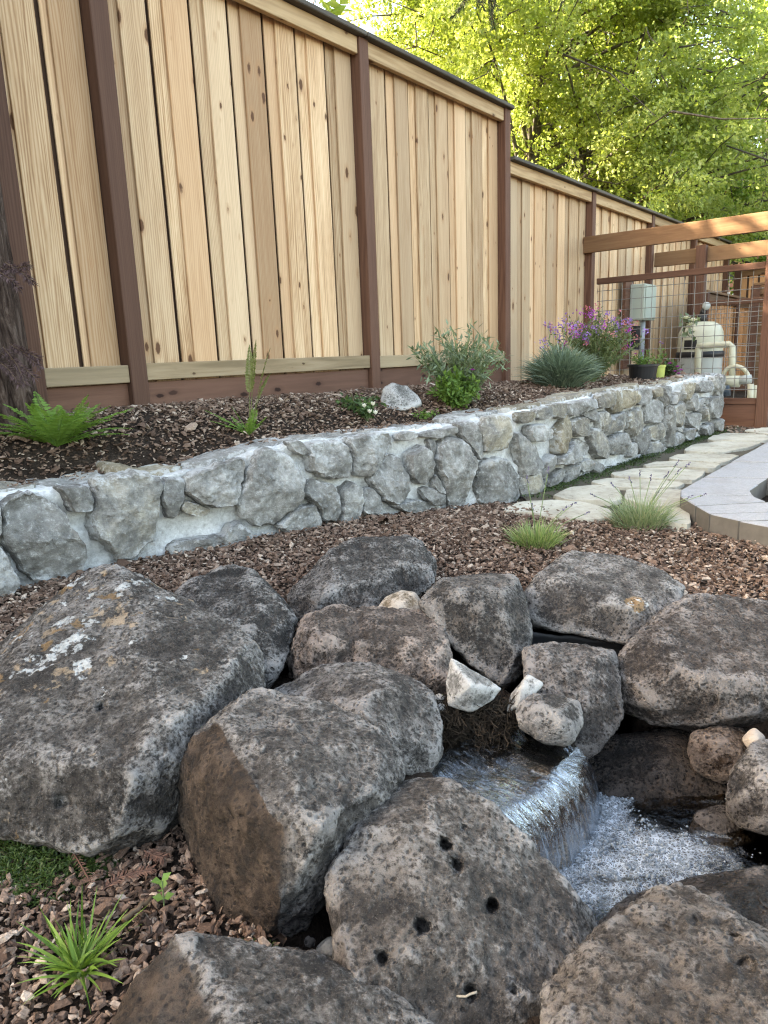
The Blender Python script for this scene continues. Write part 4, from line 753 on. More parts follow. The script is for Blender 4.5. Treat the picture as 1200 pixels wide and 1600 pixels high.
B('boulder', 'flat brown stone under the water forming the lip of the waterfall', [(700, 1275, 1.50), (760, 1215, 1.58), (850, 1195, 1.60), (890, 1215, 1.58), (925, 1275, 1.53), (915, 1330, 1.50), (860, 1350, 1.48), (790, 1330, 1.44), (830, 1260, 1.535), (880, 1275, 1.515)], .2, m_tuff, .006, 5, .5, chisel=0)
# black liner edge showing between stones
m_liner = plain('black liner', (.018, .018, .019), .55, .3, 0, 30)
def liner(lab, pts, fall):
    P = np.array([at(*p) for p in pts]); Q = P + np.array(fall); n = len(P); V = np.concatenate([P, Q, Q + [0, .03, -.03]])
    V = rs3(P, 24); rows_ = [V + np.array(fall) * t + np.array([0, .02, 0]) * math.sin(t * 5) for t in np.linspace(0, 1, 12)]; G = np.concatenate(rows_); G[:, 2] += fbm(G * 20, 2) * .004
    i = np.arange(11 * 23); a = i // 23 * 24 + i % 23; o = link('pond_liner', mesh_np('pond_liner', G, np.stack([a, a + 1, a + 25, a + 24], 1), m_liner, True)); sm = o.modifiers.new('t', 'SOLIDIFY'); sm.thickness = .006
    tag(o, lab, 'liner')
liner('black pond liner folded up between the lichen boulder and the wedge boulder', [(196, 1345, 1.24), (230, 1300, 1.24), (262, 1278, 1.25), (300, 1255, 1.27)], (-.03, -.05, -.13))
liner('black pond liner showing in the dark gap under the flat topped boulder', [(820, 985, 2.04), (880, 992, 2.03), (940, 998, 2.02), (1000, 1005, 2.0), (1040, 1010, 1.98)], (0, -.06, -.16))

# fibrous root tangle hanging over the water
m_root = leafm('fine roots', (.014, .010, .007), (.055, .038, .024), 0, .9); A = Acc()
for _ in range(1500):
    x, y = rng.uniform(682, 800), rng.uniform(1092, 1168); b = at(x, y, 1.60 + rng.uniform(-.02, .05)) ; pth = [b]; d = rng.normal(0, 1, 3) * [.6, .5, .5] + [0, -.25, -.5]
    for _k in range(4): d = d + rng.normal(0, .6, 3); pth.append(pth[-1] + d / np.linalg.norm(d) * rng.uniform(.007, .016))
    A.tube(pth, rng.uniform(.0006, .0014), 3, None, False)
rt = thing('root_tangle', 'dark brown mat of fine roots hanging above the waterfall', 'roots', onz(740, 1150, -.05))
wpart('roots', A.mesh('roots', m_root), rt)
A = Acc(); c0 = [at(x, y, d) for x, y, d in [(680, 1100, 1.66), (720, 1098, 1.66), (770, 1095, 1.68), (810, 1105, 1.66), (805, 1150, 1.62), (760, 1150, 1.62), (715, 1165, 1.62), (685, 1180, 1.60)]]
hm = hull_mesh([[tuple(p) for p in c0] + [tuple(p + np.array([0, .2, -.05])) for p in c0]], .006, 4); nv = len(hm.vertices); V = np.empty(nv * 3, np.float32); hm.vertices.foreach_get('co', V); V = V.reshape(-1, 3).astype(float); V += fbm(V * 40, 3)[:, None] * .008
hm.vertices.foreach_set('co', V.astype(np.float32).ravel()); hm.materials.clear(); hm.materials.append(m_soil); wpart('soil_clod', hm, rt)

# ------------------------------------------------------------------ plants in the bed and by the path
G_FERN = leafm('fern green', (.10, .20, .03), (.19, .32, .07), .35); G_FERN2 = leafm('pale fern', (.13, .15, .05), (.20, .22, .08), .3)
G_GREY = leafm('grey green leaves', (.10, .14, .08), (.24, .30, .19), .25); G_MID = leafm('mid green leaves', (.07, .14, .03), (.16, .27, .06), .35); G_DK = leafm('dark leaves', (.035, .07, .025), (.09, .15, .05), .25)
G_LAV = leafm('lavender leaves', (.12, .17, .085), (.26, .33, .18), .25, .5, (.36, .34, .22)); G_LAVY = leafm('yellow green lavender leaves', (.13, .20, .06), (.25, .35, .13), .3, .5, (.40, .38, .2)); G_BLUE = leafm('blue green needles', (.10, .15, .11), (.25, .32, .24), .2)
G_GRASS = leafm('grass blades', (.07, .14, .02), (.20, .32, .06), .35); G_MOSS = leafm('moss', (.022, .045, .010), (.065, .105, .026), .2)
M_PURP = leafm('purple petals', (.22, .10, .40), (.42, .26, .62), .3); M_MAG = leafm('magenta petals', (.35, .03, .38), (.55, .08, .55), .3); M_PINK = leafm('red pink petals', (.45, .12, .13), (.62, .25, .28), .3); M_WHITE = leafm('white petals', (.7, .7, .66), (.85, .85, .82), .3)
M_SPIKE = leafm('lavender spikes', (.06, .05, .09), (.17, .14, .24), .1); M_STEM = leafm('brown stems', (.07, .045, .03), (.15, .10, .06), 0); M_GSTEM = leafm('green stems', (.10, .15, .06), (.20, .26, .11), 0)
def rnd_dir(up=.5):
    a = rng.uniform(0, 6.283); return np.array([math.cos(a), math.sin(a), up])
def frond_mesh(base, d, L, arch, width, pairs, mat, side_tilt=0.0, stem=.0022, bare=.12, droop=.75):
    A = Acc(); d = np.asarray(d, float); d /= np.linalg.norm(d); u = np.linspace(0, 1, 14)[:, None]
    pth = np.asarray(base) + d * L * u + np.array([0, 0, -1.0]) * arch * L * u ** 2.2; A.tube(pth, np.linspace(stem, stem * .3, 14), 4, .35, False)
    us = np.linspace(bare, .99, pairs); C = np.stack([np.interp(us, u[:, 0], pth[:, j]) for j in range(3)], 1); T = np.gradient(C, axis=0); T /= np.linalg.norm(T, axis=1)[:, None]
    S = np.cross(T, [0, 0, 1.0]); S /= np.linalg.norm(S, axis=1)[:, None] + 1e-9; Nn = np.cross(S, T)
    prof = np.sin(np.clip((us - bare) / (1 - bare), 0, 1) ** .62 * math.pi) ** .75 * width + width * .06
    for sg in (-1, 1): A.leaves(C, S * sg + T * .38 + Nn * rng.normal(.1, .1, (pairs, 1)) - [0, 0, .25], Nn + rng.normal(0, .15, (pairs, 3)), prof * rng.uniform(.88, 1.1, pairs), L * .93 / pairs * rng.uniform(.85, 1.1, pairs), np.clip(rng.normal(.5, .2, pairs), 0, 1))
    return A.mesh('frond', mat)
b = bedpt(90, 702); fern = thing('sword_fern', 'bushy bright green sword fern beside the tree trunk', 'fern', b)
for i in range(36):
    a = i / 36 * 6.283 + rng.normal(0, .12); inner = i % 3 == 0; el = rng.uniform(1.0, 1.8) if inner else rng.uniform(.35, .85)
    wpart('frond', frond_mesh(b + [0, 0, .01], [math.cos(a), math.sin(a) * .8, el], rng.uniform(.28, .38) * (1 if not inner else .85), rng.uniform(.12, .34), rng.uniform(.034, .044), 34, G_FERN), fern)
b = bedpt(390, 682); f2 = thing('fern', 'young fern with tall thin arching fronds and a low spray of bright green fronds', 'fern', b)
for dx, dy, dz, L, ar in [(.12, .1, 1, .47, .08), (.26, .06, 1, .48, .16), (.04, .2, 1, .44, .06), (.30, -.05, 1, .42, .3)]:
    wpart('frond', frond_mesh(b, [dx, dy, dz], L, ar, .022, 30, G_FERN2, 0, .0020, .45), f2)
for dx, dy, dz, L in [(-1, .1, .75, .25), (-.9, -.3, .55, .2), (-.35, -.1, .8, .17), (.3, -.25, .8, .15), (.55, -.2, .6, .14), (.1, -.4, .5, .13), (-.6, .3, .7, .14), (.15, .2, 1, .14)]:
    wpart('frond', frond_mesh(b, [dx, dy, dz], L, .12, .024, 20, G_FERN, 0, .002, .1), f2)
def shrub(name, label, cat, b, h, r, stems, per, leafL, leafW, mat, stem_mat=M_STEM, spread=.6, zbias=.25, extra=None, group=None, droop=.15):
    t = thing(name, label, cat, b, 0, group); A, Lf = Acc(), Acc(); tips = []
    for _ in range(stems):
        a = rng.uniform(0, 6.283); rr = r * math.sqrt(rng.random()); end = b + np.array([math.cos(a) * rr, math.sin(a) * rr, h * rng.uniform(.55, 1.0) * (1 - .35 * (rr / r) ** 2)]); mid = b + (end - b) * .5 + np.array([-math.cos(a), -math.sin(a), 0]) * rr * .15 + rng.normal(0, r * .05, 3)
        u = np.linspace(0, 1, 7)[:, None]; pth = (1 - u) ** 2 * b + 2 * u * (1 - u) * mid + u * u * end; A.tube(pth, np.linspace(.0035, .001, 7) * (h / .4), 4, None, False); tips.append(end)
        us = rng.uniform(zbias, 1, per); C = np.stack([np.interp(us, u[:, 0], pth[:, j]) for j in range(3)], 1); dr = (end - b) / np.linalg.norm(end - b)
        D = rng.normal(0, 1, (per, 3)); D = D / np.linalg.norm(D, axis=1)[:, None] + dr * .6 - [0, 0, droop]; Lf.leaves(C + rng.normal(0, leafL * .25, (per, 3)), D, rng.normal(0, .5, (per, 3)) + [0, 0, 1], leafL * rng.uniform(.6, 1.15, per), leafW * rng.uniform(.7, 1.1, per))
    wpart('stems', A.mesh('stems', stem_mat), t, 'stuff'); wpart('leaves', Lf.mesh('leaves', mat), t, 'stuff'); return t, tips
def flower(t, p, r, mat, n=6, name='flower', cup=.4):
    A = Acc(); a = np.arange(n) / n * 6.283 + rng.random(); D = np.column_stack([np.cos(a), np.sin(a), np.full(n, cup)]); A.leaves(np.tile(p, (n, 1)), D, np.tile([0, 0, 1.0], (n, 1)), r, r * .9); A.leaves(np.tile(p, (n, 1)), D * [.6, .6, 2], np.tile([0, 0, 1.0], (n, 1)) + D, r * .7, r * .6)
    wpart(name, A.mesh(name, mat), t)
b = bedpt(722, 632); t, tips = shrub('butterfly_bush', 'loose grey green shrub with slender leaves against the fence, left of the dark post', 'shrub', b, .52, .30, 70, 26, .062, .015, G_GREY, M_GSTEM)
b2 = bedpt(712, 640); t, tips = shrub('flowering_plant', 'low bright green plant with one magenta flower in front of the grey green shrub', 'plant', b2, .24, .14, 44, 30, .042, .022, G_MID, M_GSTEM)
flower(t, at(738, 579, np.linalg.norm(b2 - CAM) * .955), .020, M_MAG, 8)
b = bedpt(575, 662); t, tips = shrub('cyclamen', 'small cyclamen with upright white flowers at the wall edge', 'plant', b, .09, .06, 16, 6, .034, .030, G_DK, M_GSTEM, zbias=.6)
for x, y in [(569, 637), (583, 634), (578, 646), (587, 648)]: flower(t, at(x, y, b[1] / ray(x, y)[1] - .09), .026, M_WHITE, 5, cup=1.6)
b = bedpt(565, 645); shrub('leafy_perennial', 'dark leafy perennial between the white cyclamen and the grey rock', 'plant', b, .10, .15, 26, 14, .03, .018, G_DK, M_STEM, zbias=.2)
b = bedpt(668, 655); shrub('ground_cover', 'low patch of tiny leaved ground cover at the wall edge right of the cyclamen', 'plant', b, .05, .13, 20, 12, .018, .012, G_MID, M_STEM, zbias=.1)
def mound(name, label, cat, b, h, r, n, w, mat, L0=.6, group=None, up=.7, droop=.25):
    t = thing(name, label, cat, b, 0, group); A = Acc()
    for _ in range(n):
        a = rng.uniform(0, 6.283); k_ = math.sqrt(rng.random()); ln = rng.uniform(L0, 1); base = b + np.array([math.cos(a), math.sin(a), 0]) * r * .55 * k_ + [0, 0, h * rng.uniform(0, .45) * (1 - k_ * .5)]
        A.blade(base, [math.cos(a) * (.2 + k_ * .8) + rng.normal(0, .35), math.sin(a) * (.2 + k_ * .8) + rng.normal(0, .35), up + (1 - k_) * .8], h * .75 * ln, w, droop, 3)
    wpart('foliage', A.mesh('foliage', mat), t, 'stuff'); return t
b = bedpt(876, 606); mound('lavender_mound', 'dense blue green mound of needle leaves by the wall beside the tall flowering plants', 'plant', b, .41, .26, 2600, .007, G_BLUE, up=1.0, droop=.35)
b = bedpt(925, 600, .48); t, tips = shrub('wallflower', 'tall airy plant with purple and red flowers in front of the dark fence post', 'plant', b + [0, 0, 0], .62, .38, 110, 46, .042, .013, leafm('olive leaves', (.07, .10, .035), (.17, .20, .09), .3), M_GSTEM)
A, A2, A3 = Acc(), Acc(), Acc()
for _ in range(80):
    e = tips[rng.integers(len(tips))] + rng.normal(0, .02, 3) + [0, 0, .03]; acc = [A, A, A2, A3][rng.integers(4)]; n = 12
    acc.leaves(e + rng.normal(0, .016, (n, 3)), rng.normal(0, 1, (n, 3)), rng.normal(0, 1, (n, 3)), .018, .013)
for nm, a_, m_ in (('purple_flowers', A, M_PURP), ('pink_flowers', A2, M_PINK), ('magenta_flowers', A3, M_MAG)): wpart(nm, a_.mesh(nm, m_), t, 'stuff')
b = bedpt(868, 604); t = thing('flower_stalks', 'thin bare stalks with small purple flower heads left of the tall flowering plants', 'plant', b)
A, A2 = Acc(), Acc()
for x, y in [(846, 531), (857, 505), (864, 514), (884, 503), (899, 510), (850, 545), (872, 520)]:
    e = at(x, y, b[1] / ray(x, y)[1] + .1); A.tube([b, (b + e) / 2 + rng.normal(0, .03, 3), e], .0022, 4, None, False); A2.leaves(e + rng.normal(0, .018, (14, 3)), rng.normal(0, 1, (14, 3)), rng.normal(0, 1, (14, 3)), .02, .014)
wpart('stalks', A.mesh('stalks', M_GSTEM), t, 'stuff'); wpart('flower_heads', A2.mesh('flower_heads', M_PURP), t, 'stuff')
def lavender(label, px, py, h, r, n, mat, spikes, lean=(0, 0)):
    b = onz(px, py, .0); b[2] = groundz(b[None])[0]; t = mound('lavender', label, 'lavender', b, h, r, int(n * .75), .003, mat, .3, 'lavender clumps by the path', 1.0, .16); A, S = Acc(), Acc()
    for ex, ey, dd in spikes:
        e = at(ex, ey, b[1] / ray(ex, ey)[1] + dd); m_ = (b + e) / 2 + [0, 0, .03]; u = np.linspace(0, 1, 6)[:, None]; pth = (1 - u) ** 2 * (b + [0, 0, .03]) + 2 * u * (1 - u) * m_ + u * u * e; A.tube(pth, .0016, 4, None, False); dr = pth[-1] - pth[-2]; dr /= np.linalg.norm(dr)
        C = e + dr * np.linspace(-.008, .022, 14)[:, None]; S.leaves(C, rng.normal(0, 1, (14, 3)) + dr, rng.normal(0, 1, (14, 3)), .008, .006)
    wpart('stalks', A.mesh('stalks', M_GSTEM), t, 'stuff'); wpart('flower_spikes', S.mesh('flower_spikes', M_SPIKE), t, 'stuff')
lavender('short yellow green lavender clump directly behind the flat topped boulder', 838, 858, .145, .16, 900, G_LAVY, [(824, 752, 0), (856, 739, .05), (880, 797, 0), (893, 790, 0), (914, 803, 0), (832, 795, 0)])
lavender('taller grey green lavender with dark flower spikes beside the grey pavers', 1000, 826, .20, .19, 1000, G_LAV, [(1000, 743, 0), (1016, 750, 0), (1056, 727, 0), (1072, 729, .05), (1025, 773, 0), (1058, 739, 0), (1040, 745, 0), (1075, 778, -.05), (1096, 774, -.05), (930, 775, 0), (960, 760, 0), (985, 752, 0)])
# low creeping green between the flagstones and along the wall foot
A = Acc()
def creep(n, gen, h):
    for _ in range(n):
        p = gen(); z = groundz(p[None])[0] + .014
        for _k in range(5): A.blade([p[0] + rng.normal(0, .018), p[1] + rng.normal(0, .018), z], [rng.normal(0, .6), rng.normal(0, .6), .6], h * rng.uniform(.5, 1.2), h * .22, .5, 2)
def wallfoot(): s = rng.uniform(-.15, 3.3); return fxy(s, wallq(s) - abs(rng.normal(.05, .045)) - .015)
creep(900, wallfoot, .022)
joints = [onz(780 + x / 2.857, 640 + y / 2.857, .01)[:2] for x, y in [(200, 345), (215, 352), (300, 410), (480, 420), (500, 440), (440, 480), (560, 300), (580, 298), (900, 235), (930, 238), (1040, 175), (1060, 185), (1080, 165), (1100, 162), (990, 190), (720, 250), (740, 252), (420, 490), (180, 390), (130, 385), (690, 440), (660, 355), (1000, 70), (1010, 80), (980, 90)]]
creep(330, lambda: joints[rng.integers(len(joints))] + rng.normal(0, .05, 2), .024)
tag(link('creeping_thyme', A.mesh('creeping_thyme', G_MOSS)), kind='stuff')

# foreground tuft, moss, seedling, twigs
b = onz(128, 1530, .0); b[2] = groundz(b[None])[0] + .005; t = thing('grass_tuft', 'tuft of green grass blades in the bark chips at lower left', 'grass', b); A = Acc()
for _ in range(85):
    a = rng.uniform(0, 6.283); el = rng.uniform(.6, 2.2); A.blade(b + rng.normal(0, .007, 3) * [1, 1, 0], [math.cos(a), math.sin(a), el], rng.uniform(.06, .125), rng.uniform(.003, .0055), rng.uniform(.1, .45), 5)
wpart('blades', A.mesh('blades', G_GRASS), t, 'stuff')
def moss(label, poly, n, h, z=.0):
    P = pz(poly, z); C = P.mean(0); t = thing('moss_patch', label, 'moss', (C[0], C[1], z), 0, 'moss patches under the boulders'); A = Acc(); pts = sample_poly(P, n); sd_ = -poly_sd(pts, P); zz = groundz(pts) + .03 * sstep(0, .07, sd_) + .008 * fbm(np.column_stack([pts * 30, 0 * sd_]), 2)
    for p, z_ in zip(pts, zz): A.blade([p[0], p[1], z_], [rng.normal(0, .7), rng.normal(0, .7), .8], h * rng.uniform(.5, 1.3), .0028, .35, 2)
    wpart('moss_blades', A.mesh('moss_blades', G_MOSS), t, 'stuff')
    pts2 = sample_poly(P, 1200); 
moss('wide cushion of dark green moss under the lichen covered boulder', [(-40, 1305), (60, 1300), (170, 1318), (200, 1345), (175, 1375), (120, 1395), (70, 1428), (20, 1420), (-40, 1400)], 5200, .016)
moss('tiny bright moss patch at the foot of the wedge boulder', [(355, 1485), (400, 1470), (440, 1480), (440, 1500), (380, 1500)], 900, .012)
b = onz(258, 1432, .0); b[2] = groundz(b[None])[0] + .012; t = thing('seedling', 'little green seedling with round leaves among the bark chips', 'plant', b); A = Acc(); e = b + [.002, 0, .05]; A.tube([b, e], .0012, 4, None, False); wpart('stem', A.mesh('stem', M_GSTEM), t)
for hgt, a0 in [(.02, .3), (.035, 1.6), (.05, .9)]:
    for a in (a0, a0 + 3.14):
        A = Acc(); A.leaves([b + [.001, 0, hgt]], [[math.cos(a), math.sin(a) * .6, .35]], [[0, -.4, 1]], .017, .013, .9); wpart('leaf', A.mesh('leaf', G_MID), t)
M_TWIG = leafm('dry redwood needles', (.075, .036, .025), (.16, .085, .06), 0, .8)
def sprig(label, pts, L, grp='dry redwood sprigs on the ground'):
    P = np.array([onz(x, y, .03) for x, y in pts]); P[:, 2] = groundz(P) + .035; u = rs3(P, 26); t = thing('dry_twig', label, 'twig', P[0], 0, grp); A = Acc(); A.tube(u, .0014, 4, .2, False); T = np.gradient(u, axis=0); T /= np.linalg.norm(T, axis=1)[:, None]; S = np.cross(T, [0, 0, 1.0])
    for sg in (-1, 1): A.leaves(u[2:], S[2:] * sg + T[2:] * .7 + rng.normal(0, .15, (24, 3)), np.tile([0, 0, 1.0], (24, 1)), L, .0026)
    wpart('needles', A.mesh('needles', M_TWIG), t)
sprig('long dry red brown redwood twig draped over the moss', [(88, 1308), (105, 1325), (122, 1350), (142, 1385)], .010)
sprig('short dry redwood sprig against the black liner', [(226, 1335), (240, 1342), (256, 1346)], .015)
sprig('dry redwood sprig lying on the bark chips in front of the moss', [(160, 1398), (185, 1378), (215, 1368), (238, 1362)], .016)
m_stick = wood('dry stick', WEATH, 0, knots=False)
def stick(label, pts, r, z=.03):
    P = np.array([onz(x, y, z) for x, y in pts]); P[:, 2] = groundz(P) + z; A = Acc(); A.tube(rs3(P, 9) + rng.normal(0, .0015, (9, 3)), np.linspace(r, r * .6, 9), 6); tag(link('stick', A.mesh('stick', M_STEM, True)), label, 'stick', 'sticks in the bark mulch')
stick('bent bare twig beside the grass tuft', [(88, 1442), (112, 1432), (140, 1436), (160, 1436)], .0022); stick('dark stick pointing up the slope of bark chips', [(190, 1440), (215, 1420), (238, 1398)], .005)
stick('long dark stick along the foot of the stone wall', [(20, 935), (60, 925), (110, 915)], .011, .02); stick('pale splinter of wood on the mulch right of the flat topped boulder', [(1056, 862), (1070, 855)], .005, .02); stick('thin pale splinter on the mulch near the centre of the wall', [(470, 842), (495, 838)], .004, .02)

# ------------------------------------------------------------------ pots at the end of the bed
m_black = plain('black plastic', (.016, .016, .018), .45); m_lime = plain('lime plastic', (.42, .46, .12), .45)
def pot(label, px, py, r, h, mat, s_off=0.0):
    b = bedpt(px, py, .44); t = thing('plant_pot', label, 'plant pot', b); A = Acc(); A.lathe([(0, 0), (r * .84, 0), (r * .96, h * .86), (r * 1.06, h * .86), (r * 1.06, h), (r * .96, h), (r * .9, h * .8), (0, h * .8)], b, 28); wpart('pot', A.mesh('pot', mat, False), t); return b, t
b, t = pot('black plastic pot with thin leafy stems on the end of the wall', 1004, 594, .125, .135, m_black)
P_, tips = shrub('potted_plant', 'thin leafy stems growing in the black plastic pot', 'plant', b + [0, 0, .11], .15, .14, 30, 12, .03, .012, G_MID, M_GSTEM)
flower(P_, b + np.array([-.01, 0, .24]), .02, M_MAG, 7); flower(P_, b + np.array([-.06, .03, .22]), .018, M_MAG, 7)
b, t = pot('small lime green pot beside the black one', 1029, 592, .055, .12, m_lime)
P_, tips = shrub('potted_plant', 'few stems with small purple flowers in the lime green pot', 'plant', b + [0, 0, .1], .2, .06, 10, 8, .025, .014, G_MID, M_GSTEM); flower(P_, b + np.array([.0, 0, .31]), .022, M_PURP, 7); flower(P_, b + np.array([.03, .02, .30]), .02, M_PURP, 7)
b = bedpt(1046, 590, .44); P_, tips = shrub('petunia', 'dark leaved petunia with bright magenta blooms right of the lime green pot', 'plant', b, .17, .10, 26, 12, .035, .024, G_DK, M_STEM)
for dx, dz in [(.04, .09), (.07, .06), (.02, .05), (.05, .03), (-.03, .12)]: flower(P_, b + np.array([dx, -.07, dz]), .028, M_MAG, 7)

# ------------------------------------------------------------------ wire panels, cedar beams and what stands behind them
m_wire = plain('galvanised wire', (.23, .215, .20), .5, .2, .5)
def panel(label, s, u0, u1, zt, zb, gap, rail_h=.06, bottom=True):
    o = fxy(s); t = thing('wire_panel', label, 'fence panel', (*o, 0), FANG - math.pi / 2)    # local x runs away from the fence
    box('rail', (u0, -.025, zt - rail_h), (u1, .025, zt), t, m_stainx)
    if bottom: box('rail', (u0, -.025, zb - .06), (u1, .025, zb), t, m_stainx)
    A = Acc()
    for x in np.arange(u0 + gap * .6, u1, gap): A.tube([[x, 0, zb], [x, 0, zt - rail_h]], .0033, 4, None, False)
    for z in np.arange(zb + gap * .8, zt - rail_h, gap): A.tube([[u0, .005, z], [u1, .005, z]], .0033, 4, None, False)
    o = link('wire_mesh', A.mesh('wire_mesh', m_wire), t); o['kind'] = 'stuff'; return t
t = panel('nearer wire mesh panel in a dark frame closing off the pool equipment', 3.66, .05, 1.64, 1.512, .284, .102)
box('post', (1.645, -.05, -.1), (1.75, .05, 1.56), t, m_post, .004); box('kick_board', (.9, -.02, .0), (1.64, .02, .222), t, m_kick)
t = panel('farther wire mesh panel standing behind the pool filter', 5.49, .66, 2.3, 1.30, .30, .102)
box('post', (.52, -.05, 0), (.63, .05, 1.945), t, m_post, .004); box('post', (2.3, -.05, 0), (2.4, .05, 1.945), t, m_post, .004)
def beam(label, s, u0, u1, z0, z1, front):
    t = thing('cedar_beam', label, 'beam', (*fxy(s), 0), FANG - math.pi / 2, None); box('plank', (u0, -.05 - front, z0), (u1, -.008 - front, z1), t, m_beam, .004); return t
beam('near cedar beam spanning from the fence post over the wire panel', 3.66, -.075, 3.2, 1.768, 1.930, .048)
beam('far cedar beam behind the first one, passing behind a dark post', 5.49, .005, 3.2, 1.758, 1.925, -.09)
# electrical box and conduit on the fence
m_ebox = plain('grey green enamel', (.38, .42, .36), .45, .05); m_pvc = plain('grey conduit', (.33, .36, .39), .4, .05); m_cream = plain('cream plastic', (.44, .43, .33), .35, .08); m_cream2 = plain('pale grey plastic', (.38, .40, .38), .35, .08); m_pipe = plain('cream pipe', (.46, .44, .33), .35, .08)
c0, c1 = fp(1000, 500, -.16), fp(1023, 446, -.16); s0, s1 = sq(c0)[0], sq(c1)[0]; ec = fxy((s0 + s1) / 2, -.02)
t = thing('electrical_box', 'grey green electrical cabinet fixed to the fence above a conduit', 'electrical box', (*ec, 0), FANG)
w_ = (s1 - s0) * .42; box('cabinet', (-w_, -.17, c0[2]), (w_, 0, c1[2]), t, m_ebox, .008); box('door', (-w_ + .02, -.182, c0[2] + .02), (w_ - .02, -.171, c1[2] - .02), t, m_ebox, .004); box('mounting_board', (-w_ - .14, .0, c0[2] - .55), (-w_ + .12, .04, c1[2] + .06), t, m_kick)
A = Acc(); A.tube([[0, -.09, c0[2]], [0, -.09, c0[2] - .22], [.0, -.09, .3]], .035, 10); link('conduit', A.mesh('conduit', m_pvc, True), t); box('switch_box', (-w_ - .02, -.10, c0[2] - .34), (-w_ + .13, -.01, c0[2] - .06), t, m_black)
# pool filter
S_F = 4.75; ft = gp(1096, 502, S_F); fw = abs(gp(1062, 560, S_F)[0] - gp(1124, 560, S_F)[0]) / abs(N[0]) * .5 * 1.12; ctr = gp(1093, 560, S_F)[:2]
zt_, zband, zlow = ft[2], gp(1093, 554, S_F)[2], .12
t = thing('pool_filter', 'cream domed pool filter tank with a dark clamp band and pipes', 'pool filter', (*ctr, zlow)); O = np.array([*ctr, 0]); r = fw
A = Acc(); A.lathe([(r, zband + .03), (r, zt_ - .20), (r * .97, zt_ - .12), (r * .84, zt_ - .05), (r * .55, zt_ - .01), (0, zt_)], O, 36); wpart('dome', A.mesh('dome', m_cream, True), t)
A = Acc(); A.lathe([(0, zlow), (r * .9, zlow), (r * .97, zlow + .1), (r, zband - .03)], O, 36); wpart('tank', A.mesh('tank', m_cream2, True), t)
A = Acc(); A.lathe([(r, zband - .035), (r * 1.05, zband - .03), (r * 1.05, zband + .03), (r, zband + .035)], O, 36); wpart('clamp_band', A.mesh('clamp_band', m_black, True), t)
A = Acc(); A.tube([O + [0, 0, zt_ - .01], O + [0, 0, zt_ + .07]], .05, 12); A.tube([O + [0, 0, zt_ + .06], O + [.01, -.02, zt_ + .13]], .03, 10); wpart('valve_cap', A.mesh('valve_cap', m_black, True), t)
A = Acc(); A.tube([O + [.02, -.04, zt_ + .16], O + [.02, -.065, zt_ + .16]], .042, 16); wpart('gauge', A.mesh('gauge', m_cream2, True), t)
vd = -O[:2] / np.linalg.norm(O[:2]); vs_ = np.array([vd[1], -vd[0]])                       # towards the viewer, and across
la = [];
for a in np.linspace(-.75, -.15, 7): dv = vd * math.cos(a) - vs_ * -math.sin(a) * -1; la.append(dv)
for nm, mm, zz0, zz1, rr in (('label', m_black, zt_ - .30, zt_ - .20, 1.012),):
    V = [[*(O[:2] + d_ * r * rr), z] for z in (zz0, zz1) for d_ in la]; n7 = len(la); wpart(nm, mesh_np(nm, np.array(V), np.array([(i, i + 1, n7 + i + 1, n7 + i) for i in range(n7 - 1)]), mm), t)
def gq(x, y, s): return gp(x, y, s)
A = Acc(); s4 = S_F - .33; A.tube([gq(1091, 588, s4) - [0, 0, .35], gq(1091, 546, s4), gq(1092, 541, s4), gq(1098, 540, s4), gq(1140, 538, s4), gq(1144, 541, s4), gq(1144, 570, s4), gq(1144, 600, s4)], .034, 12); wpart('pipe', A.mesh('pipe', m_pipe, True), t)
pb = gp(1150, 603, 4.35); t = thing('pool_pump', 'cream pump pipework with an arched hose and small blue black motor beyond the wall end', 'pump', (pb[0], pb[1], .15))
A = Acc(); A.tube([gp(1128 + 21 * (1 - math.cos(a)), 594 - 22 * math.sin(a), 4.4) for a in np.linspace(0, math.pi, 14)], .022, 10); wpart('hose', A.mesh('hose', m_pipe, True), t)
A = Acc(); A.tube([gp(1126, 596, 4.3), gp(1156, 596, 4.3)], .06, 16); wpart('housing', A.mesh('housing', m_cream, True), t)
A = Acc(); A.tube([gp(1156, 594, 4.3), gp(1174, 592, 4.3)], .045, 16); wpart('strainer', A.mesh('strainer', m_cream2, True), t)
A = Acc(); A.tube([gp(1122, 613, 4.1), gp(1140, 610, 4.1)], .055, 14); wpart('motor', A.mesh('motor', plain('motor paint', (.03, .045, .06), .4), True), t)
A = Acc(); A.tube([gp(1172, 640, 4.2), gp(1173, 600, 4.2)], .03, 10); A.tube([gp(1180, 640, 4.25), gp(1181, 602, 4.25)], .03, 10); wpart('pipe', A.mesh('pipe', m_pipe, True), t)
t = thing('equipment_pad', 'pale concrete pad under the pool equipment', 'slab', (*fxy(4.6, -1.3), 0), FANG); m_conc = plain('pale concrete', (.46, .44, .40), .9, .1); box('slab', (-.75, -1.2, .0), (.8, 1.0, .15), t, m_conc, .01)
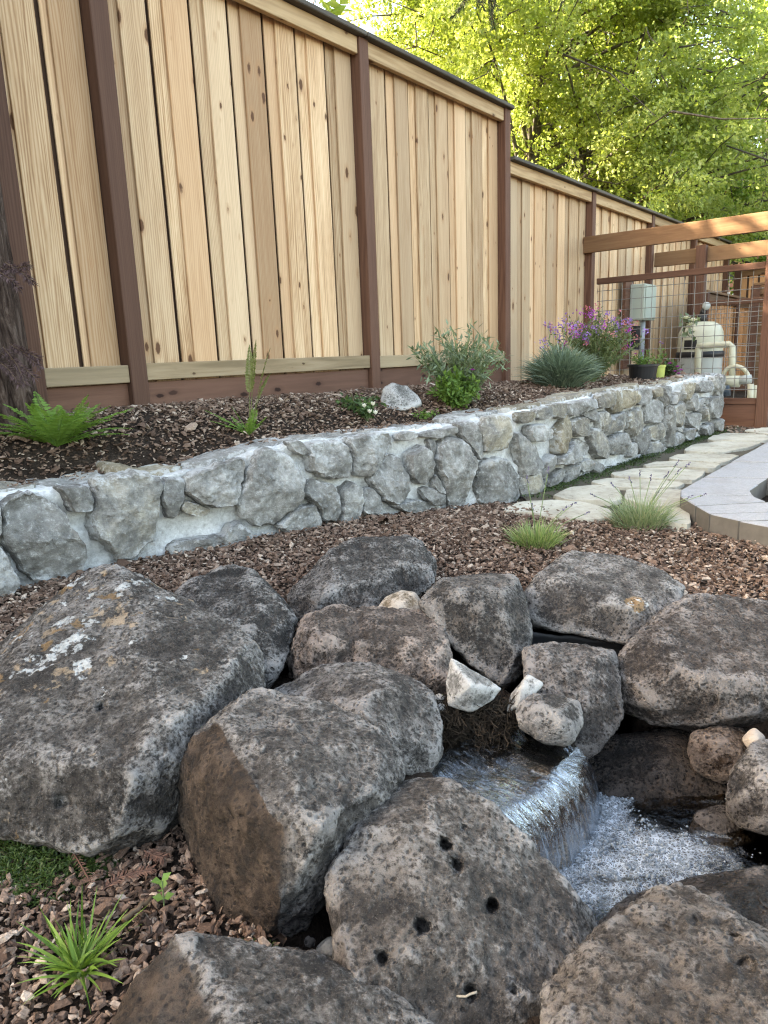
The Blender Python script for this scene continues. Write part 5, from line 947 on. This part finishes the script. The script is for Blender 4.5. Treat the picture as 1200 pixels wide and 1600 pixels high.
# white flowering vine left of the filter
b = gp(1068, 590, 4.1); t = thing('white_vine', 'vine with white blossoms climbing the wire left of the filter', 'vine', b); A, A2, A3 = Acc(), Acc(), Acc()
st = [gp(1068, 590, 4.0), gp(1062, 560, 4.0), gp(1066, 530, 4.0), gp(1072, 505, 4.0), gp(1078, 492, 4.0)]; A.tube(st, .006, 5); wpart('stem', A.mesh('stem', M_STEM), t)
C = np.array([gp(1077 + rng.normal(0, 6), 505 + rng.normal(0, 9), 4.0) for _ in range(26)]); A2.leaves(C, rng.normal(0, 1, (26, 3)), rng.normal(0, 1, (26, 3)), .09, .06); wpart('leaves', A2.mesh('leaves', G_GREY), t, 'stuff')
for x, y in [(1072, 499), (1080, 509), (1083, 502), (1075, 514)]: flower(t, gp(x, y, 3.95), .065, M_WHITE, 6)
# cross fences beyond the panels
m_redcedar = wood('orange redwood boards', [(.38, .17, .075), (.52, .26, .12), (.60, .34, .17), (.42, .19, .08), (.56, .31, .16)], 2)
def board_fence(label, o, ang, L, z0, z1, pitch=.16, mat=None, cap=True):
    t = thing('board_fence', label, 'fence', (*o, 0), ang); n = int(L / pitch)
    for i in range(n): box('board', (i * pitch + .004, 0, z0), (i * pitch + pitch - .03, .02, z1 - .06), t, mat or m_redcedar, .002); 
    box('back_panel', (0, .024, z0), (L, .034, z1 - .07), t, m_back, 0)
    if cap: box('cap_board', (-.02, -.05, z1 - .03), (L, .09, z1), t, m_beam); box('top_rail', (0, -.03, z1 - .14), (L, -.002, z1 - .04), t, m_beam); box('bottom_rail', (0, -.03, z0 + .02), (L, -.002, z0 + .12), t, m_beam)
    for x in np.arange(0, L + .01, 1.8): box('post', (x - .05, -.06, 0), (x + .05, -.035, z1 - .035), t, m_post)
    return t
board_fence('orange redwood fence closing the yard at the far right', fxy(9.4, -.1), FANG - math.pi / 2, 7, .1, 2.0)
board_fence('lower redwood fence running back beside the pool equipment', gp(1099, 470, 5.9)[:2], FANG + .03, 3.4, .1, 1.46, .15)
o = gp(1179, 470, 6.0); board_fence('bright new redwood gate at the right edge behind the wire', o[:2], FANG - math.pi / 2 + .25, 1.3, .1, 1.5, .14, m_beam)
c = fxy(9.1, -2.6); t = thing('shed_roof', 'low lean to roof of fresh orange timber beyond the far beam', 'roof', (*c, 0), FANG)
for i in range(9): box('roof_board', (-1.2, -1.3 + i * .29, 1.86 + i * .008), (1.1, -1.3 + i * .29 + .275, 1.885 + i * .008), t, m_redcedar)
for x in (-1.1, 1.0):
    for y in (-1.2, 1.1): box('post', (x - .05, y - .05, 0), (x + .05, y + .05, 1.86), t, m_post)
# ------------------------------------------------------------------ redwood at the left edge of the bed
k = NT('redwood bark'); v = k.vmath('MULTIPLY', k.objco(False), [1, 1, .16]); n1 = k.noise(v, 38, 7, .65, 1.2); n2 = k.noise(v, 160, 5, .7)
c = k.ramp(n1, [(.36, (.022, .013, .010)), (.52, (.080, .054, .043)), (.68, (.17, .125, .105))]); m_bark2 = k.done(k.bsdf(c, .95, k.bump(k.math('ADD', n1, k.math('MULTIPLY', n2, .3)), 1, .03), .1))
def wobble_tube(path, rad, n=24, amp=.12, fr=6):
    A = Acc(); A.tube(path, rad, n); V = A.v[0]; ax = np.repeat(np.asarray(path), n, 0); m_ = len(ax); d = V[:m_] - ax; th = np.arctan2(d[:, 1], d[:, 0]); V[:m_] = ax + d * (1 + amp * fbm(np.column_stack([np.cos(th) * fr * .4, np.sin(th) * fr * .4, ax[:, 2] * .8]), 4) + .05 * np.sin(th * 11 + 3 * np.sin(ax[:, 2] * 2)))[:, None]; return A
b = at(-38, 650, 2.92); tree = thing('redwood_tree', 'redwood trunk with deep furrowed bark at the left edge of the bed', 'tree', b)
zz = np.concatenate([np.linspace(-.1, 2.5, 40), np.linspace(2.7, 11, 22)]); pth = np.column_stack([b[0] + .02 * np.sin(zz), np.full(len(zz), b[1]), b[2] + zz]); rad = np.interp(zz, [-.1, .15, .5, 11], [.245, .215, .195, .06])
wpart('trunk', wobble_tube(pth, rad, 64).mesh('trunk', m_bark2, True), tree)
def needles_acc(path, L, n, A, droop=.4, r=None):
    P = rs3(path, n); T = np.gradient(P, axis=0); T /= np.linalg.norm(T, axis=1)[:, None]; D = rng.normal(0, 1, (n, 3)); D -= T * np.einsum('ij,ij->i', D, T)[:, None]; D /= np.linalg.norm(D, axis=1)[:, None]
    A.leaves(P, D + T * .8 - [0, 0, droop], rng.normal(0, 1, (n, 3)), L * rng.uniform(.6, 1.1, n), L * .10, r)
M_NPUR = leafm('purple brown shoots', (.06, .035, .035), (.14, .09, .09), 0, .8); A = Acc(); S_ = Acc()
for x, y, ex, ey in [(18, 418, 50, 440), (10, 430, 45, 415), (25, 545, 62, 575), (12, 560, 55, 590), (15, 550, 40, 600), (-5, 425, 30, 450), (0, 565, 30, 600), (30, 550, 60, 560)]:
    d = b[1] / ray(x, y)[1] - .16; p = [at(x - 10, y - 8, d + .06), at((x + ex) / 2, (y + ey) / 2 - 4, d), at(ex, ey, d - .01)]; S_.tube(p, .002, 4, None, False); needles_acc(p, .032, 200, A, .3)
wpart('shoots', A.mesh('shoots', M_NPUR), tree, 'stuff'); wpart('shoot_stems', S_.mesh('shoot_stems', M_STEM), tree, 'stuff')
NEED = leafm('redwood needles', (.010, .020, .009), (.03, .05, .018), .1); A, Lb = Acc(), Acc()
def bough(p0, p1, sag, nsub, spr, L):
    u = np.linspace(0, 1, 12)[:, None]; pth = np.asarray(p0) * (1 - u) + np.asarray(p1) * u + np.array([0, 0, -1.0]) * sag * u ** 2; Lb.tube(pth, np.linspace(.045, .006, 12), 6)
    for i in range(nsub):
        q = pth[int(rng.uniform(3, 12))] + rng.normal(0, .02, 3); d = np.array([rng.normal(0, .5), rng.normal(0, .5), -.75]); e = q + d / np.linalg.norm(d) * rng.uniform(.4, 1) * spr; Lb.tube([q, (q + e) / 2 + [0, 0, .04], e], .003, 3, None, False); needles_acc([q, (q + e) / 2 + [0, 0, .04], e], L, 150 if L < .08 else 70, A, .3)
tk = np.array([b[0], b[1], 0])
bough(tk + [0, 0, 5.0], at(760, 2, 5.4), -.1, 60, .40, .05); bough(tk + [0, 0, 5.2], at(885, 8, 5.8), -.25, 64, .36, .05); bough(tk + [0, 0, 4.6], at(505, -4, 5.0), -.1, 34, .26, .045)
for i in range(34):
    z = rng.uniform(5, 11.5); a = rng.uniform(0, 6.283); L = (12.5 - z) * .42; bough(tk + [0, 0, z], tk + [math.cos(a) * L, math.sin(a) * L, z + .2], .6, 16, .7, .10)
wpart('boughs', Lb.mesh('boughs', m_bark2), tree, 'stuff'); wpart('foliage', A.mesh('foliage', NEED), tree, 'stuff')

# ------------------------------------------------------------------ broadleaf trees behind the fence
LEAFA = leafm('fresh yellow green leaves', (.16, .225, .05), (.29, .37, .105), .5, .4, (.43, .49, .22)); LEAFB = leafm('mid green tree leaves', (.12, .19, .035), (.21, .30, .065), .5, .4, (.34, .41, .15)); LEAFC = leafm('deep green tree leaves', (.08, .16, .03), (.16, .27, .06), .5, .4)
k = NT('grey bark'); n1 = k.noise(k.vmath('MULTIPLY', k.objco(False), [1, 1, .3]), 20, 5, .65); m_gbark = k.done(k.bsdf(k.ramp(n1, [(.35, (.045, .04, .034)), (.65, (.12, .105, .092))]), .9, k.bump(n1, .8, .02)))
def leafy_tree(label, base, H, Rr, z0, nlimb, ncl, per, leaf, mat, shape=(1, 1), spray=.30, seed=1):
    global rng
    keep_rng = rng; rng = np.random.default_rng(seed)
    t = thing('broadleaf_tree', label, 'tree', base, 0, 'broadleaf trees behind the fence'); base = np.asarray(base, float); Wd = Acc(); Lf = Acc(); top = base + [0, 0, H * .8]
    u = np.linspace(0, 1, 14); tp = base + np.column_stack([.25 * np.sin(u * 4 + seed), .25 * np.cos(u * 3 + seed), u * H * .82]); Wd.tube(tp, np.linspace(.20, .03, 14) * H / 8, 10)
    ends = []
    for i in range(nlimb):
        f = rng.uniform(.16, .95); p = np.array([np.interp(f, u, tp[:, j]) for j in range(3)]); a = i * 2.4 + rng.normal(0, .3); reach = Rr * (.45 + .6 * math.sin(min(1, f * 1.05) * math.pi * .88)) * rng.uniform(.75, 1.05)
        e = p + np.array([math.cos(a) * reach * shape[0], math.sin(a) * reach * shape[1], reach * rng.uniform(.10, .75)]); mid = (p + e) / 2 + rng.normal(0, .18, 3) + [0, 0, .15 * reach]
        w = np.linspace(0, 1, 8)[:, None]; lp = (1 - w) ** 2 * p + 2 * w * (1 - w) * mid + w * w * e; Wd.tube(lp, np.linspace(.04, .008, 8) * H / 8 * (1.1 - f * .6), 6, None, False)
        for j in range(7):
            q = lp[rng.integers(2, 8)]; e2 = q + rng.normal(0, 1, 3) * [.55, .55, .38] * Rr * .34; Wd.tube([q, (q + e2) / 2 + rng.normal(0, .08, 3), e2], [.014, .009, .004], 4, None, False); ends.append((q, e2))
        ends += [(lp[2], lp[5]), (lp[4], lp[7])]
    cl = []
    for _ in range(ncl):
        q, e2 = ends[rng.integers(len(ends))]; cl.append(q + (e2 - q) * rng.uniform(.25, 1.15) + rng.normal(0, .16, 3) * Rr / 3)
    cl = np.array(cl); cl = cl[cl[:, 2] > z0]; n = len(cl); out = cl - (base + [0, 0, H * .55]); out[:, 2] *= .35; out /= np.linalg.norm(out, axis=1)[:, None] + 1e-6
    D0 = out * .8 + rng.normal(0, .5, (n, 3)) + [0, 0, -.15]; D0 /= np.linalg.norm(D0, axis=1)[:, None]; tt = rng.uniform(-.5, .5, (n, per, 1)) * spray
    C = (cl[:, None] + D0[:, None] * tt + rng.normal(0, spray * .24, (n, per, 3)) * [1, 1, .5]).reshape(-1, 3); D = np.repeat(D0, per, 0) + rng.normal(0, .65, (n * per, 3)) + [0, 0, -.25]; Nn = rng.normal(0, .7, (n * per, 3)) + [-.25, -.25, .8]
    rr = np.clip(np.repeat(rng.normal(.5, .2, n), per) + rng.normal(0, .15, n * per), 0, 1)
    Lf.leaves(C, D, Nn, leaf * rng.uniform(.65, 1.2, n * per), leaf * .62 * rng.uniform(.8, 1.15, n * per), rr)
    wpart('trunk', Wd.mesh('trunk', m_gbark, True), t); wpart('crown', Lf.mesh('crown', mat), t, 'stuff'); rng = keep_rng
def tree_at(px, dist): p = at(px, 520, dist); return (p[0], p[1], -.1)
leafy_tree('bright yellow green tree at the left, rising right behind the stepped down fence', tree_at(815, 11.0), 8.6, 2.75, 2.0, 46, 2900, 32, .070, LEAFA, seed=5)
leafy_tree('tall leafy tree added out of view behind the tall left part of the fence to shade the beams', (-3.3, 7.9, -.1), 9.2, 2.3, 3.2, 38, 1700, 14, .17, LEAFB, seed=61)  # unseen tree, added to keep the sun off the beams and wire panel
leafy_tree('large green tree in the middle behind the lower fence', tree_at(930, 13.0), 9.6, 3.6, 1.6, 54, 3300, 32, .078, LEAFA, seed=9)
leafy_tree('shaded deeper green tree low behind the far end of the fence', tree_at(1010, 17.5), 7.0, 4.2, 1.2, 46, 1700, 20, .115, LEAFC, seed=12)
leafy_tree('darker green tree at the right behind the cedar beams', tree_at(1190, 16.5), 9.5, 3.4, 1.2, 46, 1900, 24, .10, LEAFB, seed=21)
leafy_tree('airy pale tree at the right edge with sky showing through', tree_at(1270, 21.0), 14.5, 4.0, 6.5, 40, 1100, 22, .11, LEAFA, seed=33)
leafy_tree('dense green tree farthest back between the others', tree_at(840, 20.0), 9.0, 4.6, 1.0, 46, 1400, 15, .15, LEAFB, seed=44)
# neighbour house glimpsed through the leaves
m_stucco = plain('rust stucco', (.32, .14, .085), .9, .1, 0, 6); m_trim = plain('white trim', (.75, .74, .72), .7, .05); m_glass = plain('dark window glass', (.03, .04, .05), .1); m_roof = plain('grey shingle', (.10, .095, .09), .9, .3, 0, 12)
hp = at(1120, 480, 27.0); h = thing('neighbour_house', 'rust red house with white trim glimpsed through the trees', 'house', (hp[0], hp[1], 0), .25)
box('wall', (-4, 0, 0), (4, 6, 6.6), h, m_stucco, 0)
for x0 in (-2.6, -.4, 1.8):
    for z0 in (1.2, 4.2): f = box('window', (x0, -.06, z0), (x0 + 1.3, .05, z0 + 1.5), h, m_trim, .01); link('pane', box_mesh(1.1, .03, 1.3, m_glass, 0), f, (0, -.05, 0))
bm = bmesh.new(); vv = [bm.verts.new(p) for p in [(-4.5, -.5, 6.5), (4.5, -.5, 6.5), (4.5, 6.5, 6.5), (-4.5, 6.5, 6.5), (-4.5, 3, 8.6), (4.5, 3, 8.6), (-4.5, -.5, 6.35), (4.5, -.5, 6.35)]]
for f in [(0, 1, 5, 4), (2, 3, 4, 5), (1, 2, 5), (3, 0, 4), (6, 7, 1, 0), (0, 3, 2, 1)]: bm.faces.new([vv[i] for i in f])
me = bpy.data.meshes.new('roof'); bm.to_mesh(me); bm.free(); me.materials.append(m_roof); link('roof', me, h); box('fascia', (-4.5, -.54, 6.3), (4.5, -.505, 6.52), h, m_trim, 0)

P = np.array([at(712, 1556, .868), at(728, 1557, .862), at(744, 1550, .862)]); A = Acc(); A.tube(rs3(P, 7) + rng.normal(0, .0006, (7, 3)), .0016, 5); tag(link('straw', A.mesh('straw', leafm('pale straw', (.22, .19, .15), (.3, .27, .21), 0), True)), 'pale frayed straw poking out of a hole in the big front boulder', 'straw')
